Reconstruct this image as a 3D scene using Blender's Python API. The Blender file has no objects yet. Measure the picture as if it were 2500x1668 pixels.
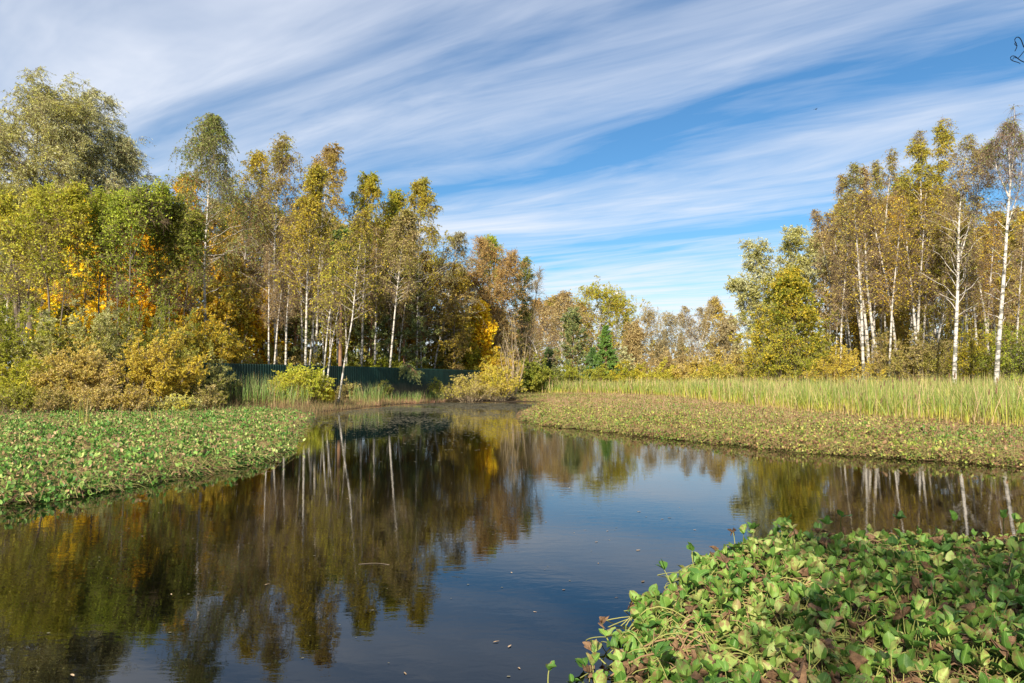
import bpy, math
import numpy as np

# ------------------------------------------------------------------ camera, world, sun
SC = bpy.context.scene
CAM_H = 1.7
PITCH = math.radians(3.2)
F = 1667.0                       # focal length in photo pixels (2500 wide)
cam = bpy.data.cameras.new('camera')
cam.lens = 24.0; cam.sensor_width = 36.0; cam.clip_start = 0.05; cam.clip_end = 6000
camo = bpy.data.objects.new('camera', cam)
SC.collection.objects.link(camo)
camo.location = (0, 0, CAM_H)
camo.rotation_euler = (math.radians(90) + PITCH, 0, 0)
SC.camera = camo

SUN_EL = math.radians(31)
SUN_AZ = math.radians(201)       # compass style: 0 = +Y, clockwise; behind the camera and to its left
sdir = np.array([math.sin(SUN_AZ) * math.cos(SUN_EL), math.cos(SUN_AZ) * math.cos(SUN_EL), math.sin(SUN_EL)])
sun = bpy.data.lights.new('sun', 'SUN')
sun.energy = 5.0; sun.angle = math.radians(0.5); sun.color = (1.0, 0.90, 0.74)
suno = bpy.data.objects.new('sun', sun)
SC.collection.objects.link(suno)
suno.location = (-20, -30, 40)
from mathutils import Vector
suno.rotation_euler = Vector(sdir).to_track_quat('Z', 'Y').to_euler()

SC.view_settings.view_transform = 'Standard'
SC.view_settings.look = 'None'
SC.view_settings.gamma = 1.0
SC.view_settings.exposure = 0.85
SC.cycles.max_bounces = 6
SC.cycles.diffuse_bounces = 4
SC.cycles.glossy_bounces = 2
SC.cycles.transmission_bounces = 3
SC.cycles.transparent_max_bounces = 4
SC.cycles.caustics_reflective = False
SC.cycles.caustics_refractive = False

class NT:
    """tiny node-tree helper"""
    def __init__(self, tree):
        self.t = tree
        tree.nodes.clear()
    def n(self, kind, _in=None, **kw):
        nd = self.t.nodes.new(kind)
        for k, v in kw.items():
            setattr(nd, k, v)
        for k, v in (_in or {}).items():
            s = nd.inputs[k]
            if hasattr(v, 'is_output') or isinstance(v, bpy.types.NodeSocket):
                self.t.links.new(v, s)
            else:
                s.default_value = v
        return nd
    def math(self, op, a, b=0.0, clamp=False):
        return self.n('ShaderNodeMath', {0: a, 1: b}, operation=op, use_clamp=clamp).outputs[0]
    def ramp(self, fac, stops, interp='LINEAR'):
        r = self.n('ShaderNodeValToRGB', {0: fac})
        r.color_ramp.interpolation = interp
        el = r.color_ramp.elements
        while len(el) > 1:
            el.remove(el[-1])
        for i, (p, c) in enumerate(stops):
            e = el[0] if i == 0 else el.new(p)
            e.position = p
            e.color = c if len(c) == 4 else (*c, 1)
        return r.outputs[0]
    def mix(self, fac, a, b, blend='MIX'):
        m = self.n('ShaderNodeMix', data_type='RGBA', blend_type=blend)
        for i, v in ((0, fac), (6, a), (7, b)):
            if isinstance(v, bpy.types.NodeSocket):
                self.t.links.new(v, m.inputs[i])
            else:
                m.inputs[i].default_value = v if (i == 0 or len(v) == 4) else (*v, 1)
        return m.outputs[2]
    def noise(self, vec, scale, detail=3.0, rough=0.5, dist=0.0):
        return self.n('ShaderNodeTexNoise', {'Vector': vec, 'Scale': scale, 'Detail': detail, 'Roughness': rough, 'Distortion': dist}).outputs[0]
    def link(self, a, b):
        self.t.links.new(a, b)

world = bpy.data.worlds.new('World')
SC.world = world
world.use_nodes = True
w = NT(world.node_tree)
sky = w.n('ShaderNodeTexSky', sky_type='NISHITA', sun_disc=False, sun_elevation=SUN_EL, sun_rotation=SUN_AZ,
          air_density=1.0, dust_density=0.35, ozone_density=2.2, altitude=100)
tc = w.n('ShaderNodeTexCoord')
sep = w.n('ShaderNodeSeparateXYZ', {0: tc.outputs['Generated']})
zc = w.math('MAXIMUM', sep.outputs[2], 0.03)
px_ = w.math('DIVIDE', sep.outputs[0], zc)
py_ = w.math('DIVIDE', sep.outputs[1], zc)
# wind-drawn cirrus on a high plane: a runs along the streaks, b across them
DX, DY = -0.826, 0.562
a_ = w.math('ADD', w.math('MULTIPLY', px_, DX), w.math('MULTIPLY', py_, DY))
b_ = w.math('ADD', w.math('MULTIPLY', px_, DY), w.math('MULTIPLY', py_, -DX))
pl = w.n('ShaderNodeCombineXYZ', {0: px_, 1: py_, 2: 0.0}).outputs[0]
lb0 = w.math('LOGARITHM', w.math('MAXIMUM', b_, 0.3), 2.0)     # log2(b): b=.5 -> -1 .. b=16 -> 4
wv_ = w.n('ShaderNodeCombineXYZ', {0: w.math('MULTIPLY', a_, 0.22), 1: w.math('MULTIPLY', lb0, 1.1), 2: 0.4}).outputs[0]
lb = w.math('ADD', lb0, w.math('MULTIPLY', w.math('SUBTRACT', w.noise(wv_, 1.0, 2, 0.4), 0.5), 0.55))
b2 = w.math('POWER', 2.0, lb)
lbn = w.math('DIVIDE', w.math('ADD', lb, 1.0), 5.0, True)
def LB(b): return (math.log2(b) + 1) / 5
prof = w.ramp(lbn, [(LB(.6), (.62,)*3), (LB(.85), (.74,)*3), (LB(1.1), (.80,)*3), (LB(1.32), (.62,)*3), (LB(1.5), (.44,)*3),
                    (LB(1.72), (.60,)*3), (LB(1.92), (.55,)*3), (LB(2.12), (.34,)*3), (LB(2.45), (.10,)*3), (LB(2.75), (.12,)*3),
                    (LB(3.05), (.36,)*3), (LB(3.45), (.66,)*3), (LB(3.9), (.46,)*3), (LB(4.4), (.10,)*3), (LB(5.1), (.36,)*3), (LB(6.2), (.70,)*3),
                    (LB(8), (.62,)*3), (LB(9.5), (.88,)*3), (LB(14), (.92,)*3)], 'EASE')
st = w.n('ShaderNodeCombineXYZ', {0: w.math('MULTIPLY', a_, 0.26), 1: w.math('MULTIPLY', b2, 1.05), 2: 1.7}).outputs[0]
st2 = w.n('ShaderNodeCombineXYZ', {0: w.math('MULTIPLY', a_, 0.95), 1: w.math('MULTIPLY', b2, 4.2), 2: 5.3}).outputs[0]
n1 = w.noise(st, 2.0, 5, 0.55, 0.5)
n2 = w.noise(st2, 1.2, 8, 0.62, 0.8)
dens = w.math('ADD', prof, w.math('MULTIPLY', w.math('SUBTRACT', n1, 0.5), 1.9))
dens = w.math('ADD', dens, w.math('MULTIPLY', w.math('SUBTRACT', n2, 0.5), w.math('MULTIPLY', w.math('SUBTRACT', lbn, 0.12), 2.3, True)), True)
dens = w.math('MULTIPLY', dens, 0.90, True)
skyc = w.mix(1.0, w.n('ShaderNodeHueSaturation', {'Saturation': 1.15, 'Value': 1.0, 'Color': sky.outputs[0]}).outputs[0], (0.56, 0.77, 0.84), 'MULTIPLY')
cloudc = w.mix(w.math('MULTIPLY', sep.outputs[2], 1.7, True), (5.6, 5.9, 6.3), (4.2, 4.6, 5.5))
colr = w.mix(dens, skyc, cloudc)
bg = w.n('ShaderNodeBackground', {'Color': colr, 'Strength': 0.095})
wo = w.n('ShaderNodeOutputWorld', {'Surface': bg.outputs[0]})

# ------------------------------------------------------------------ helpers
COL = SC.collection
def wpt(px, py, D):
    """photo pixel -> the world point at distance D along the view (world Y = D)"""
    x = (px - 1250) / F; yc = (834 - py) / F
    c, s = math.cos(PITCH), math.sin(PITCH)
    t = D / (c - yc * s)
    return np.array([x * t, D, CAM_H + t * (s + yc * c)])
def gpt(px, py, z=0.0):
    """photo pixel -> where its ray meets the level z"""
    x = (px - 1250) / F; yc = (834 - py) / F
    c, s = math.cos(PITCH), math.sin(PITCH)
    t = (z - CAM_H) / (s + yc * c)
    return np.array([x * t, (c - yc * s) * t, z])
def nrm(v):
    return v / np.maximum(np.linalg.norm(v, axis=-1, keepdims=True), 1e-9)
def rng_(seed): return np.random.default_rng(seed)

def inside(poly, P):
    x, y = P[:, 0], P[:, 1]
    r = np.zeros(len(P), bool)
    n = len(poly)
    for i in range(n):
        x1, y1 = poly[i][:2]; x2, y2 = poly[(i + 1) % n][:2]
        if y1 == y2: continue
        r ^= ((y1 > y) != (y2 > y)) & (x < (x2 - x1) * (y - y1) / (y2 - y1) + x1)
    return r
def sdf(poly, P):
    """signed distance, positive outside"""
    d = np.full(len(P), 1e9)
    n = len(poly)
    for i in range(n):
        a = np.array(poly[i][:2]); b = np.array(poly[(i + 1) % n][:2])
        ab = b - a; L2 = max(ab @ ab, 1e-9)
        t = np.clip(((P - a) @ ab) / L2, 0, 1)
        q = a + t[:, None] * ab
        d = np.minimum(d, np.hypot(P[:, 0] - q[:, 0], P[:, 1] - q[:, 1]))
    return np.where(inside(poly, P), -d, d)

class Geo:
    """collects vertices and faces and links them as ONE mesh"""
    def __init__(self): self.V = []; self.Fs = []; self.n = 0
    def add(self, V, Fc, mat=0, t=None, u=None):
        V = np.asarray(V, np.float32).reshape(-1, 3)
        if len(V) == 0: return
        Fc = np.asarray(Fc, np.int64)
        self.V.append((V, np.zeros(len(V), np.float32) if t is None else np.asarray(t, np.float32).ravel(),
                       np.zeros(len(V), np.float32) if u is None else np.asarray(u, np.float32).ravel()))
        self.Fs.append((Fc + self.n, mat))
        self.n += len(V)
    def mesh(self, name, mats, smooth=True):
        me = bpy.data.meshes.new(name)
        for m in mats: me.materials.append(m)
        if self.n == 0: return me
        V = np.concatenate([a[0] for a in self.V]); t = np.concatenate([a[1] for a in self.V]); u = np.concatenate([a[2] for a in self.V])
        loops = np.concatenate([f.ravel() for f, m in self.Fs])
        tot = np.concatenate([np.full(len(f), f.shape[1]) for f, m in self.Fs])
        mi = np.concatenate([np.full(len(f), m) for f, m in self.Fs])
        start = np.concatenate([[0], np.cumsum(tot)[:-1]])
        me.vertices.add(len(V)); me.vertices.foreach_set('co', V.ravel())
        me.loops.add(len(loops)); me.loops.foreach_set('vertex_index', loops.astype(np.int32))
        me.polygons.add(len(tot)); me.polygons.foreach_set('loop_start', start.astype(np.int32)); me.polygons.foreach_set('loop_total', tot.astype(np.int32))
        me.polygons.foreach_set('material_index', mi.astype(np.int32))
        me.polygons.foreach_set('use_smooth', np.full(len(tot), smooth))
        if t.any():
            at = me.attributes.new('t', 'FLOAT', 'POINT'); at.data.foreach_set('value', t)
        if u.any():
            at = me.attributes.new('u', 'FLOAT', 'POINT'); at.data.foreach_set('value', u)
        me.update(calc_edges=True)
        return me
    def obj(self, name, mats, parent=None, smooth=True, loc=(0, 0, 0)):
        return link(name, self.mesh(name, mats, smooth), parent, loc)

def link(name, me, parent=None, loc=(0, 0, 0)):
    o = bpy.data.objects.new(name, me)
    COL.objects.link(o)
    o.location = loc
    if parent is not None: o.parent = parent
    return o
def tag(o, label=None, cat=None, group=None, kind=None):
    if label: o['label'] = label
    if cat: o['category'] = cat
    if group: o['group'] = group
    if kind: o['kind'] = kind
    return o
def empty(name, loc, label, cat, group=None, rotz=0.0, scale=(1, 1, 1)):
    o = bpy.data.objects.new(name, None)
    o.empty_display_size = 0.3
    COL.objects.link(o)
    o.location = loc; o.rotation_euler = (0, 0, rotz); o.scale = scale
    return tag(o, label, cat, group)

def tube(P, Rr, k=5):
    """P (B,n,3) centre lines, Rr (B,n) radii -> verts, quads, t along"""
    B, n, _ = P.shape
    T = nrm(np.gradient(P, axis=1))
    mt = nrm(T.mean(axis=1))
    ref = np.where(np.abs(mt[:, 2:3]) < 0.8, np.array([[0, 0, 1.0]]), np.array([[1.0, 0, 0]]))[:, None, :]
    U = nrm(np.cross(T, np.broadcast_to(ref, T.shape))); Wv = np.cross(T, U)
    an = np.arange(k) * 2 * np.pi / k
    V = P[:, :, None, :] + Rr[:, :, None, None] * (np.cos(an)[None, None, :, None] * U[:, :, None, :] + np.sin(an)[None, None, :, None] * Wv[:, :, None, :])
    idx = np.arange(B * n * k).reshape(B, n, k)
    a = idx[:, :-1, :]; b = np.roll(a, -1, axis=2); d = idx[:, 1:, :]; c = np.roll(d, -1, axis=2)
    Fq = np.stack([a, b, c, d], -1).reshape(-1, 4)
    t = np.broadcast_to(np.linspace(0, 1, n)[None, :, None], (B, n, k))
    return V.reshape(-1, 3), Fq, t.ravel()

def diamonds(rng, P, D, S, asp):
    N = len(P)
    Wv = nrm(np.cross(D, rng.normal(size=(N, 3)))) * (S * asp * 0.5)[:, None]
    m = P + D * (S * 0.42)[:, None]
    V = np.stack([P, m + Wv, P + D * S[:, None], m - Wv], 1).reshape(-1, 3)
    return V, np.arange(N * 4).reshape(N, 4)

def poly_at(pts, t):
    """pts (n,3) evenly parameterised; t (m,) in 0..1 -> points and tangents"""
    n = len(pts)
    f = np.clip(t, 0, 1) * (n - 1); i = np.minimum(f.astype(int), n - 2); r = (f - i)[:, None]
    return pts[i] * (1 - r) + pts[i + 1] * r, nrm(pts[i + 1] - pts[i])
def batch_at(P, s):
    """P (B,n,3), s (B,K) -> (B,K,3) points, tangents"""
    B, n, _ = P.shape
    f = np.clip(s, 0, 1) * (n - 1); i = np.minimum(f.astype(int), n - 2); r = (f - i)[..., None]
    bi = np.arange(B)[:, None]
    a, b = P[bi, i], P[bi, i + 1]
    return a * (1 - r) + b * r, nrm(b - a)
def smooth_path(pts, n=18):
    pts = np.asarray(pts, float)
    seg = np.concatenate([[0], np.cumsum(np.linalg.norm(np.diff(pts, axis=0), axis=1))])
    u = np.linspace(0, seg[-1], n)
    o = np.stack([np.interp(u, seg, pts[:, i]) for i in range(3)], 1)
    for _ in range(2):
        o[1:-1] = 0.25 * o[:-2] + 0.5 * o[1:-1] + 0.25 * o[2:]
    return o

# ------------------------------------------------------------------ materials
def new_mat(name):
    m = bpy.data.materials.new(name); m.use_nodes = True
    return m, NT(m.node_tree)
def out(t, bsdf):
    t.n('ShaderNodeOutputMaterial', {'Surface': bsdf})

def leaf_mat(name, trans=0.40, rough=0.55, spec=0.25, patch=0.45):
    """leaf colour: the crown object's own colour and second colour, mixed by clump and by leaf"""
    m, t = new_mat(name)
    oi = t.n('ShaderNodeObjectInfo')
    b = t.n('ShaderNodeAttribute', attribute_type='OBJECT', attribute_name='second_colour')
    ge = t.n('ShaderNodeNewGeometry')
    co = t.n('ShaderNodeTexCoord').outputs['Object']
    n = t.noise(co, patch, 3, 0.6)
    ra = ge.outputs['Random Per Island']
    f = t.math('ADD', t.math('MULTIPLY', t.math('SUBTRACT', n, 0.5), 3.2), ra)
    f = t.math('MULTIPLY', f, 1.0, True)
    c = t.mix(f, oi.outputs['Color'], b.outputs['Color'])
    r2 = t.n('ShaderNodeTexWhiteNoise', {'W': ra}, noise_dimensions='1D').outputs[0]
    c = t.n('ShaderNodeHueSaturation', {'Hue': t.math('ADD', 0.485, t.math('MULTIPLY', r2, 0.03)), 'Saturation': 1.0,
                                        'Value': t.math('ADD', 0.68, t.math('MULTIPLY', ra, 0.64)), 'Color': c}).outputs[0]
    p = t.n('ShaderNodeBsdfPrincipled', {'Base Color': c, 'Roughness': rough, 'Specular IOR Level': spec})
    tr = t.n('ShaderNodeBsdfTranslucent', {'Color': c})
    out(t, t.n('ShaderNodeMixShader', {0: trans, 1: p.outputs[0], 2: tr.outputs[0]}).outputs[0])
    return m
M_LEAF = leaf_mat('leaf')
M_WILLOW = leaf_mat('willow_leaf', 0.22, 0.42, 0.5)
M_NEEDLE = leaf_mat('needle', 0.08, 0.6, 0.25, 0.8)

def bark_mat(name, c1, c2, scale=6.0, zs=0.25):
    m, t = new_mat(name)
    co = t.n('ShaderNodeTexCoord').outputs['Object']
    mp = t.n('ShaderNodeMapping', {'Vector': co, 'Scale': (1, 1, zs)}).outputs[0]
    n = t.noise(mp, scale, 5, 0.65)
    c = t.mix(t.math('MULTIPLY', t.math('SUBTRACT', n, 0.3), 2.4, True), c1, c2)
    p = t.n('ShaderNodeBsdfPrincipled', {'Base Color': c, 'Roughness': 0.85, 'Specular IOR Level': 0.2})
    bp = t.n('ShaderNodeBump', {'Height': n, 'Strength': 0.6, 'Distance': 0.03})
    t.link(bp.outputs[0], p.inputs['Normal'])
    out(t, p.outputs[0])
    return m
def birch_mat():
    m, t = new_mat('birch_bark')
    co = t.n('ShaderNodeTexCoord').outputs['Object']
    mp = t.n('ShaderNodeMapping', {'Vector': co, 'Scale': (1.0, 1.0, 2.6)}).outputs[0]
    n = t.noise(mp, 1.6, 4, 0.7)
    n2 = t.noise(co, 0.9, 2)
    z = t.n('ShaderNodeSeparateXYZ', {0: co}).outputs[2]
    low = t.math('SUBTRACT', 0.62, t.math('MULTIPLY', t.math('MULTIPLY', z, 0.16, True), 0.10))   # more scars near the foot
    mk = t.math('MULTIPLY', t.math('SUBTRACT', t.math('ADD', n, t.math('MULTIPLY', t.math('SUBTRACT', n2, 0.5), 0.25)), t.math('SUBTRACT', 1.03, low)), 12.0, True)
    c = t.mix(mk, (0.56, 0.52, 0.47), (0.04, 0.06, 0.05))
    c = t.mix(t.math('MULTIPLY', n2, 0.35), c, (0.55, 0.45, 0.36))
    p = t.n('ShaderNodeBsdfPrincipled', {'Base Color': c, 'Roughness': 0.6, 'Specular IOR Level': 0.3})
    out(t, p.outputs[0])
    return m
M_BIRCH = birch_mat()
M_TWIG = bark_mat('birch_twig', (0.17, 0.115, 0.08), (0.27, 0.185, 0.125), 2.0, 1.0)
M_TWIGPALE = bark_mat('pale_twig', (0.20, 0.155, 0.085), (0.36, 0.29, 0.17), 2.0, 1.0)
M_BARK = bark_mat('grey_brown_bark', (0.065, 0.052, 0.042), (0.22, 0.175, 0.13))
M_PALEBARK = bark_mat('pale_bark', (0.30, 0.22, 0.13), (0.50, 0.40, 0.28))
M_PINEBARK = bark_mat('pine_bark', (0.12, 0.075, 0.05), (0.36, 0.20, 0.11), 4.0, 0.5)

def reed_mat(name, stops, dry=(0.50, 0.38, 0.24), drycut=0.78):
    m, t = new_mat(name)
    at = t.n('ShaderNodeAttribute', attribute_name='t').outputs['Fac']
    ge = t.n('ShaderNodeNewGeometry'); ra = ge.outputs['Random Per Island']
    r2 = t.n('ShaderNodeTexWhiteNoise', {'W': ra}, noise_dimensions='1D').outputs[0]
    co = t.n('ShaderNodeTexCoord').outputs['Object']
    patch = t.math('MULTIPLY', t.math('SUBTRACT', t.noise(co, 0.5, 3), 0.5), 1.0)
    tt = t.math('ADD', t.math('ADD', at, t.math('MULTIPLY', t.math('SUBTRACT', r2, 0.5), 0.35)), patch, True)
    c = t.ramp(tt, stops)
    c = t.mix(t.math('GREATER_THAN', ra, drycut), c, dry)
    c = t.n('ShaderNodeHueSaturation', {'Value': t.math('ADD', 0.65, t.math('MULTIPLY', r2, 0.7)), 'Color': c}).outputs[0]
    p = t.n('ShaderNodeBsdfPrincipled', {'Base Color': c, 'Roughness': 0.5, 'Specular IOR Level': 0.3})
    tr = t.n('ShaderNodeBsdfTranslucent', {'Color': c})
    out(t, t.n('ShaderNodeMixShader', {0: 0.25, 1: p.outputs[0], 2: tr.outputs[0]}).outputs[0])
    return m
M_REED = reed_mat('reed', [(0.0, (0.42, 0.29, 0.15)), (0.18, (0.44, 0.33, 0.10)), (0.32, (0.46, 0.42, 0.065)), (0.52, (0.30, 0.35, 0.055)), (0.78, (0.17, 0.255, 0.055)), (1.0, (0.44, 0.40, 0.13))], (0.50, 0.36, 0.19), 0.80)
M_REEDDARK = reed_mat('shore_reed', [(0.0, (0.42, 0.28, 0.14)), (0.2, (0.40, 0.29, 0.12)), (0.34, (0.26, 0.31, 0.06)), (0.6, (0.15, 0.27, 0.06)), (1.0, (0.28, 0.34, 0.12))], (0.46, 0.33, 0.18), 0.78)
M_DRY = reed_mat('dry_grass', [(0.0, (0.30, 0.17, 0.10)), (0.5, (0.50, 0.31, 0.20)), (1.0, (0.55, 0.38, 0.26))], (0.38, 0.18, 0.11), 0.6)
M_BANK = reed_mat('bank_grass', [(0.0, (0.16, 0.11, 0.06)), (0.5, (0.22, 0.19, 0.07)), (1.0, (0.20, 0.22, 0.07))], (0.30, 0.18, 0.09), 0.6)

def mat_leaf(name, green, yel, brown, pal, patch=0.35, bcut=0.62, trans=0.25, near=False):
    """bogbean leaflet: green to yellow by leaf and patch, browned at the rim and in spots"""
    m, t = new_mat(name)
    ge = t.n('ShaderNodeNewGeometry'); ra = ge.outputs['Random Per Island']
    r2 = t.n('ShaderNodeTexWhiteNoise', {'W': ra}, noise_dimensions='1D').outputs[0]
    co = t.n('ShaderNodeTexCoord').outputs['Object']
    pn = t.noise(co, patch, 3, 0.6)
    f = t.math('ADD', t.math('MULTIPLY', t.math('SUBTRACT', pn, 0.5), 2.2), r2)
    c = t.ramp(t.math('MULTIPLY', f, 1.0, True), [(0.0, green), (0.45, tuple(0.55 * g + 0.45 * y for g, y in zip(green, yel))), (0.75, yel), (1.0, pal)])
    if near:
        u = t.n('ShaderNodeAttribute', attribute_name='u').outputs['Fac']
        v = t.n('ShaderNodeAttribute', attribute_name='t').outputs['Fac']
        au = t.math('ABSOLUTE', t.math('SUBTRACT', u, 1.0))            # 0 at the midrib .. 1 at the rim
        vein = t.math('ABSOLUTE', t.math('SINE', t.math('MULTIPLY', t.math('SUBTRACT', v, t.math('MULTIPLY', au, 0.28)), 26.0)))
        vein = t.math('LESS_THAN', vein, 0.13)
        rib = t.math('LESS_THAN', au, 0.07)
        vn = t.math('MAXIMUM', t.math('MULTIPLY', vein, 0.35), t.math('MULTIPLY', rib, 0.7))
        c = t.mix(vn, c, tuple(min(1, x * 1.25 + 0.05) for x in yel))
        sp = t.noise(co, 55.0, 4, 0.7)
        big = t.noise(co, 13.0, 2, 0.5)
        k = t.math('ADD', t.math('ADD', t.math('MULTIPLY', au, 0.10), t.math('MULTIPLY', v, 0.08)), t.math('MULTIPLY', r2, 0.16))
        spots = t.math('MULTIPLY', t.math('SUBTRACT', t.math('ADD', t.math('ADD', t.math('MULTIPLY', sp, 0.55), t.math('MULTIPLY', big, 0.5)), k), 0.735), 9.0, True)
        c = t.mix(t.math('MULTIPLY', spots, 0.85), c, brown)
    isb = t.math('GREATER_THAN', t.math('ADD', ra, t.math('MULTIPLY', t.math('SUBTRACT', t.noise(co, patch * 2.1, 2), 0.5), 0.9)), bcut)
    c = t.mix(isb, c, t.mix(r2, brown, tuple(x * 1.7 for x in brown)))
    c = t.n('ShaderNodeHueSaturation', {'Value': t.math('ADD', 0.7, t.math('MULTIPLY', r2, 0.6)), 'Color': c}).outputs[0]
    p = t.n('ShaderNodeBsdfPrincipled', {'Base Color': c, 'Roughness': 0.52, 'Specular IOR Level': 0.35})
    tr = t.n('ShaderNodeBsdfTranslucent', {'Color': c})
    out(t, t.n('ShaderNodeMixShader', {0: trans, 1: p.outputs[0], 2: tr.outputs[0]}).outputs[0])
    return m
GREEN, YELG, PALE, BROWN = (0.085, 0.235, 0.035), (0.20, 0.33, 0.06), (0.42, 0.44, 0.20), (0.15, 0.085, 0.055)
M_MATL = mat_leaf('bogbean_leaf_left', GREEN, YELG, (0.27, 0.18, 0.09), (0.38, 0.42, 0.13), 0.40, 0.80)
M_MATR = mat_leaf('bogbean_leaf_right', (0.12, 0.23, 0.035), (0.32, 0.36, 0.06), (0.19, 0.11, 0.052), (0.40, 0.38, 0.10), 0.20, 0.60)
M_MATN = mat_leaf('bogbean_leaf_near', (0.085, 0.215, 0.032), (0.19, 0.31, 0.05), (0.20, 0.12, 0.055), (0.29, 0.34, 0.10), 0.9, 2.0, 0.25, True)
M_WITHER = bark_mat('withered_leaf', (0.07, 0.04, 0.025), (0.25, 0.15, 0.08), 25.0, 1.0)
M_STEM = bark_mat('bogbean_stem', (0.16, 0.19, 0.05), (0.34, 0.32, 0.10), 3.0, 1.0)
M_STEMB = bark_mat('dead_stem', (0.16, 0.09, 0.05), (0.36, 0.23, 0.12), 3.0, 1.0)

def ground_mat():
    m, t = new_mat('ground_litter')
    co = t.n('ShaderNodeTexCoord').outputs['Object']
    n = t.noise(co, 0.5, 6, 0.7); n2 = t.noise(co, 6.0, 5, 0.7)
    c = t.ramp(n, [(0.3, (0.075, 0.055, 0.032)), (0.5, (0.11, 0.10, 0.04)), (0.7, (0.16, 0.115, 0.055))])
    c = t.mix(t.math('MULTIPLY', t.math('SUBTRACT', n2, 0.45), 3.0, True), c, (0.20, 0.125, 0.06))
    wet = t.math('MULTIPLY', t.math('SUBTRACT', 0.14, t.n('ShaderNodeSeparateXYZ', {0: co}).outputs[2]), 10.0, True)
    c = t.mix(wet, c, t.mix(n2, (0.022, 0.017, 0.011), (0.075, 0.05, 0.028)))      # wet peat just above the water
    p = t.n('ShaderNodeBsdfPrincipled', {'Base Color': c, 'Roughness': 0.95, 'Specular IOR Level': 0.1})
    bp = t.n('ShaderNodeBump', {'Height': n2, 'Strength': 0.8, 'Distance': 0.06})
    t.link(bp.outputs[0], p.inputs['Normal'])
    out(t, p.outputs[0])
    return m
M_GROUND = ground_mat()
def water_mat():
    m, t = new_mat('pond_water')
    co = t.n('ShaderNodeTexCoord').outputs['Object']
    mp = t.n('ShaderNodeMapping', {'Vector': co, 'Scale': (0.55, 1.25, 1), 'Rotation': (0, 0, 0.12)}).outputs[0]
    h1 = t.noise(mp, 7.5, 3, 0.55, 0.4)
    h2 = t.noise(mp, 1.7, 2, 0.5)
    calm = t.math('MULTIPLY', t.math('SUBTRACT', t.noise(co, 0.16, 2), 0.33), 3.0, True)
    h = t.math('ADD', t.math('MULTIPLY', h1, t.math('ADD', 0.25, t.math('MULTIPLY', calm, 0.75))), t.math('MULTIPLY', h2, 0.7))
    bp = t.n('ShaderNodeBump', {'Height': h, 'Strength': 1.0, 'Distance': 0.0012})
    p = t.n('ShaderNodeBsdfPrincipled', {'Base Color': (0.0018, 0.0018, 0.0012, 1), 'Roughness': 0.008, 'IOR': 1.46, 'Specular IOR Level': 0.5, 'Normal': bp.outputs[0]})
    out(t, p.outputs[0])
    return m
M_WATER = water_mat()
def flat_mat(name, c, rough=0.6, spec=0.3, metal=0.0, var=0.25, scale=4.0):
    m, t = new_mat(name)
    co = t.n('ShaderNodeTexCoord').outputs['Object']
    n = t.noise(co, scale, 4, 0.6)
    cc = t.mix(t.math('MULTIPLY', n, 1.0), tuple(x * (1 - var) for x in c), tuple(min(1, x * (1 + var)) for x in c))
    if name == 'fallen_leaf':
        cc = t.n('ShaderNodeHueSaturation', {'Value': t.math('ADD', 0.3, t.n('ShaderNodeObjectInfo').outputs['Random']), 'Color': cc}).outputs[0]
    if name == 'green_painted_steel':
        sp = t.n('ShaderNodeSeparateXYZ', {0: co}).outputs
        mud = t.math('MULTIPLY', t.math('SUBTRACT', t.math('ADD', 1.05, t.math('MULTIPLY', n, 0.9)), sp[2]), 1.6, True)
        cc = t.mix(t.math('MULTIPLY', mud, 0.6), cc, (0.10, 0.075, 0.045))
        sh = t.n('ShaderNodeTexWhiteNoise', {'W': t.math('FLOOR', t.math('MULTIPLY', sp[1], 0.48))}, noise_dimensions='1D').outputs[0]
        cc = t.n('ShaderNodeHueSaturation', {'Value': t.math('ADD', 0.7, t.math('MULTIPLY', sh, 0.7)), 'Color': cc}).outputs[0]
    p = t.n('ShaderNodeBsdfPrincipled', {'Base Color': cc, 'Roughness': rough, 'Specular IOR Level': spec, 'Metallic': metal})
    out(t, p.outputs[0])
    return m
M_FENCE = flat_mat('green_painted_steel', (0.005, 0.030, 0.023), 0.55, 0.3, 0, 0.3, 1.2)
M_STEEL = flat_mat('dark_steel', (0.07, 0.07, 0.08), 0.5)
M_WHITE = flat_mat('white_panel', (0.85, 0.85, 0.85), 0.4)
M_BIRD = flat_mat('dark_feathers', (0.02, 0.02, 0.025), 0.7)
M_NEARTWIG = bark_mat('dark_twig', (0.02, 0.018, 0.02), (0.06, 0.05, 0.05), 9.0, 1.0)
M_FLOATLEAF = flat_mat('fallen_leaf', (0.42, 0.30, 0.18), 0.6, 0.3, 0, 0.5, 9.0)
M_SCUM = flat_mat('pond_scum', (0.17, 0.155, 0.10), 0.8, 0.2, 0, 0.5, 0.8)

# ------------------------------------------------------------------ ground and water
def gl(pts): return [gpt(*p)[:2] for p in pts]
POND = gl([(-900, 1290), (-300, 1262), (0, 1232), (120, 1222), (300, 1193), (430, 1168), (560, 1145), (640, 1120), (690, 1096), (712, 1070), (728, 1045),
           (742, 1022), (790, 1006), (850, 1001), (930, 993), (1000, 986), (1080, 981), (1200, 983), (1345, 984), (1335, 991), (1305, 1001), (1282, 1015),
           (1276, 1027), (1330, 1039), (1420, 1049), (1500, 1058), (1600, 1069), (1700, 1078), (1800, 1089), (1900, 1100), (2000, 1108), (2130, 1117),
           (2300, 1128), (2500, 1141), (3300, 1185), (3300, 1345), (2500, 1352), (2150, 1345), (1900, 1350), (1790, 1365), (1700, 1400), (1665, 1450), (1625, 1500), (1560, 1550), (1510, 1610), (1490, 1700)]) \
       + [(0.65, 3.0), (0.4, 2.0), (-3, 1.6), (-8, 1.2), (-20, 4)]
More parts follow.
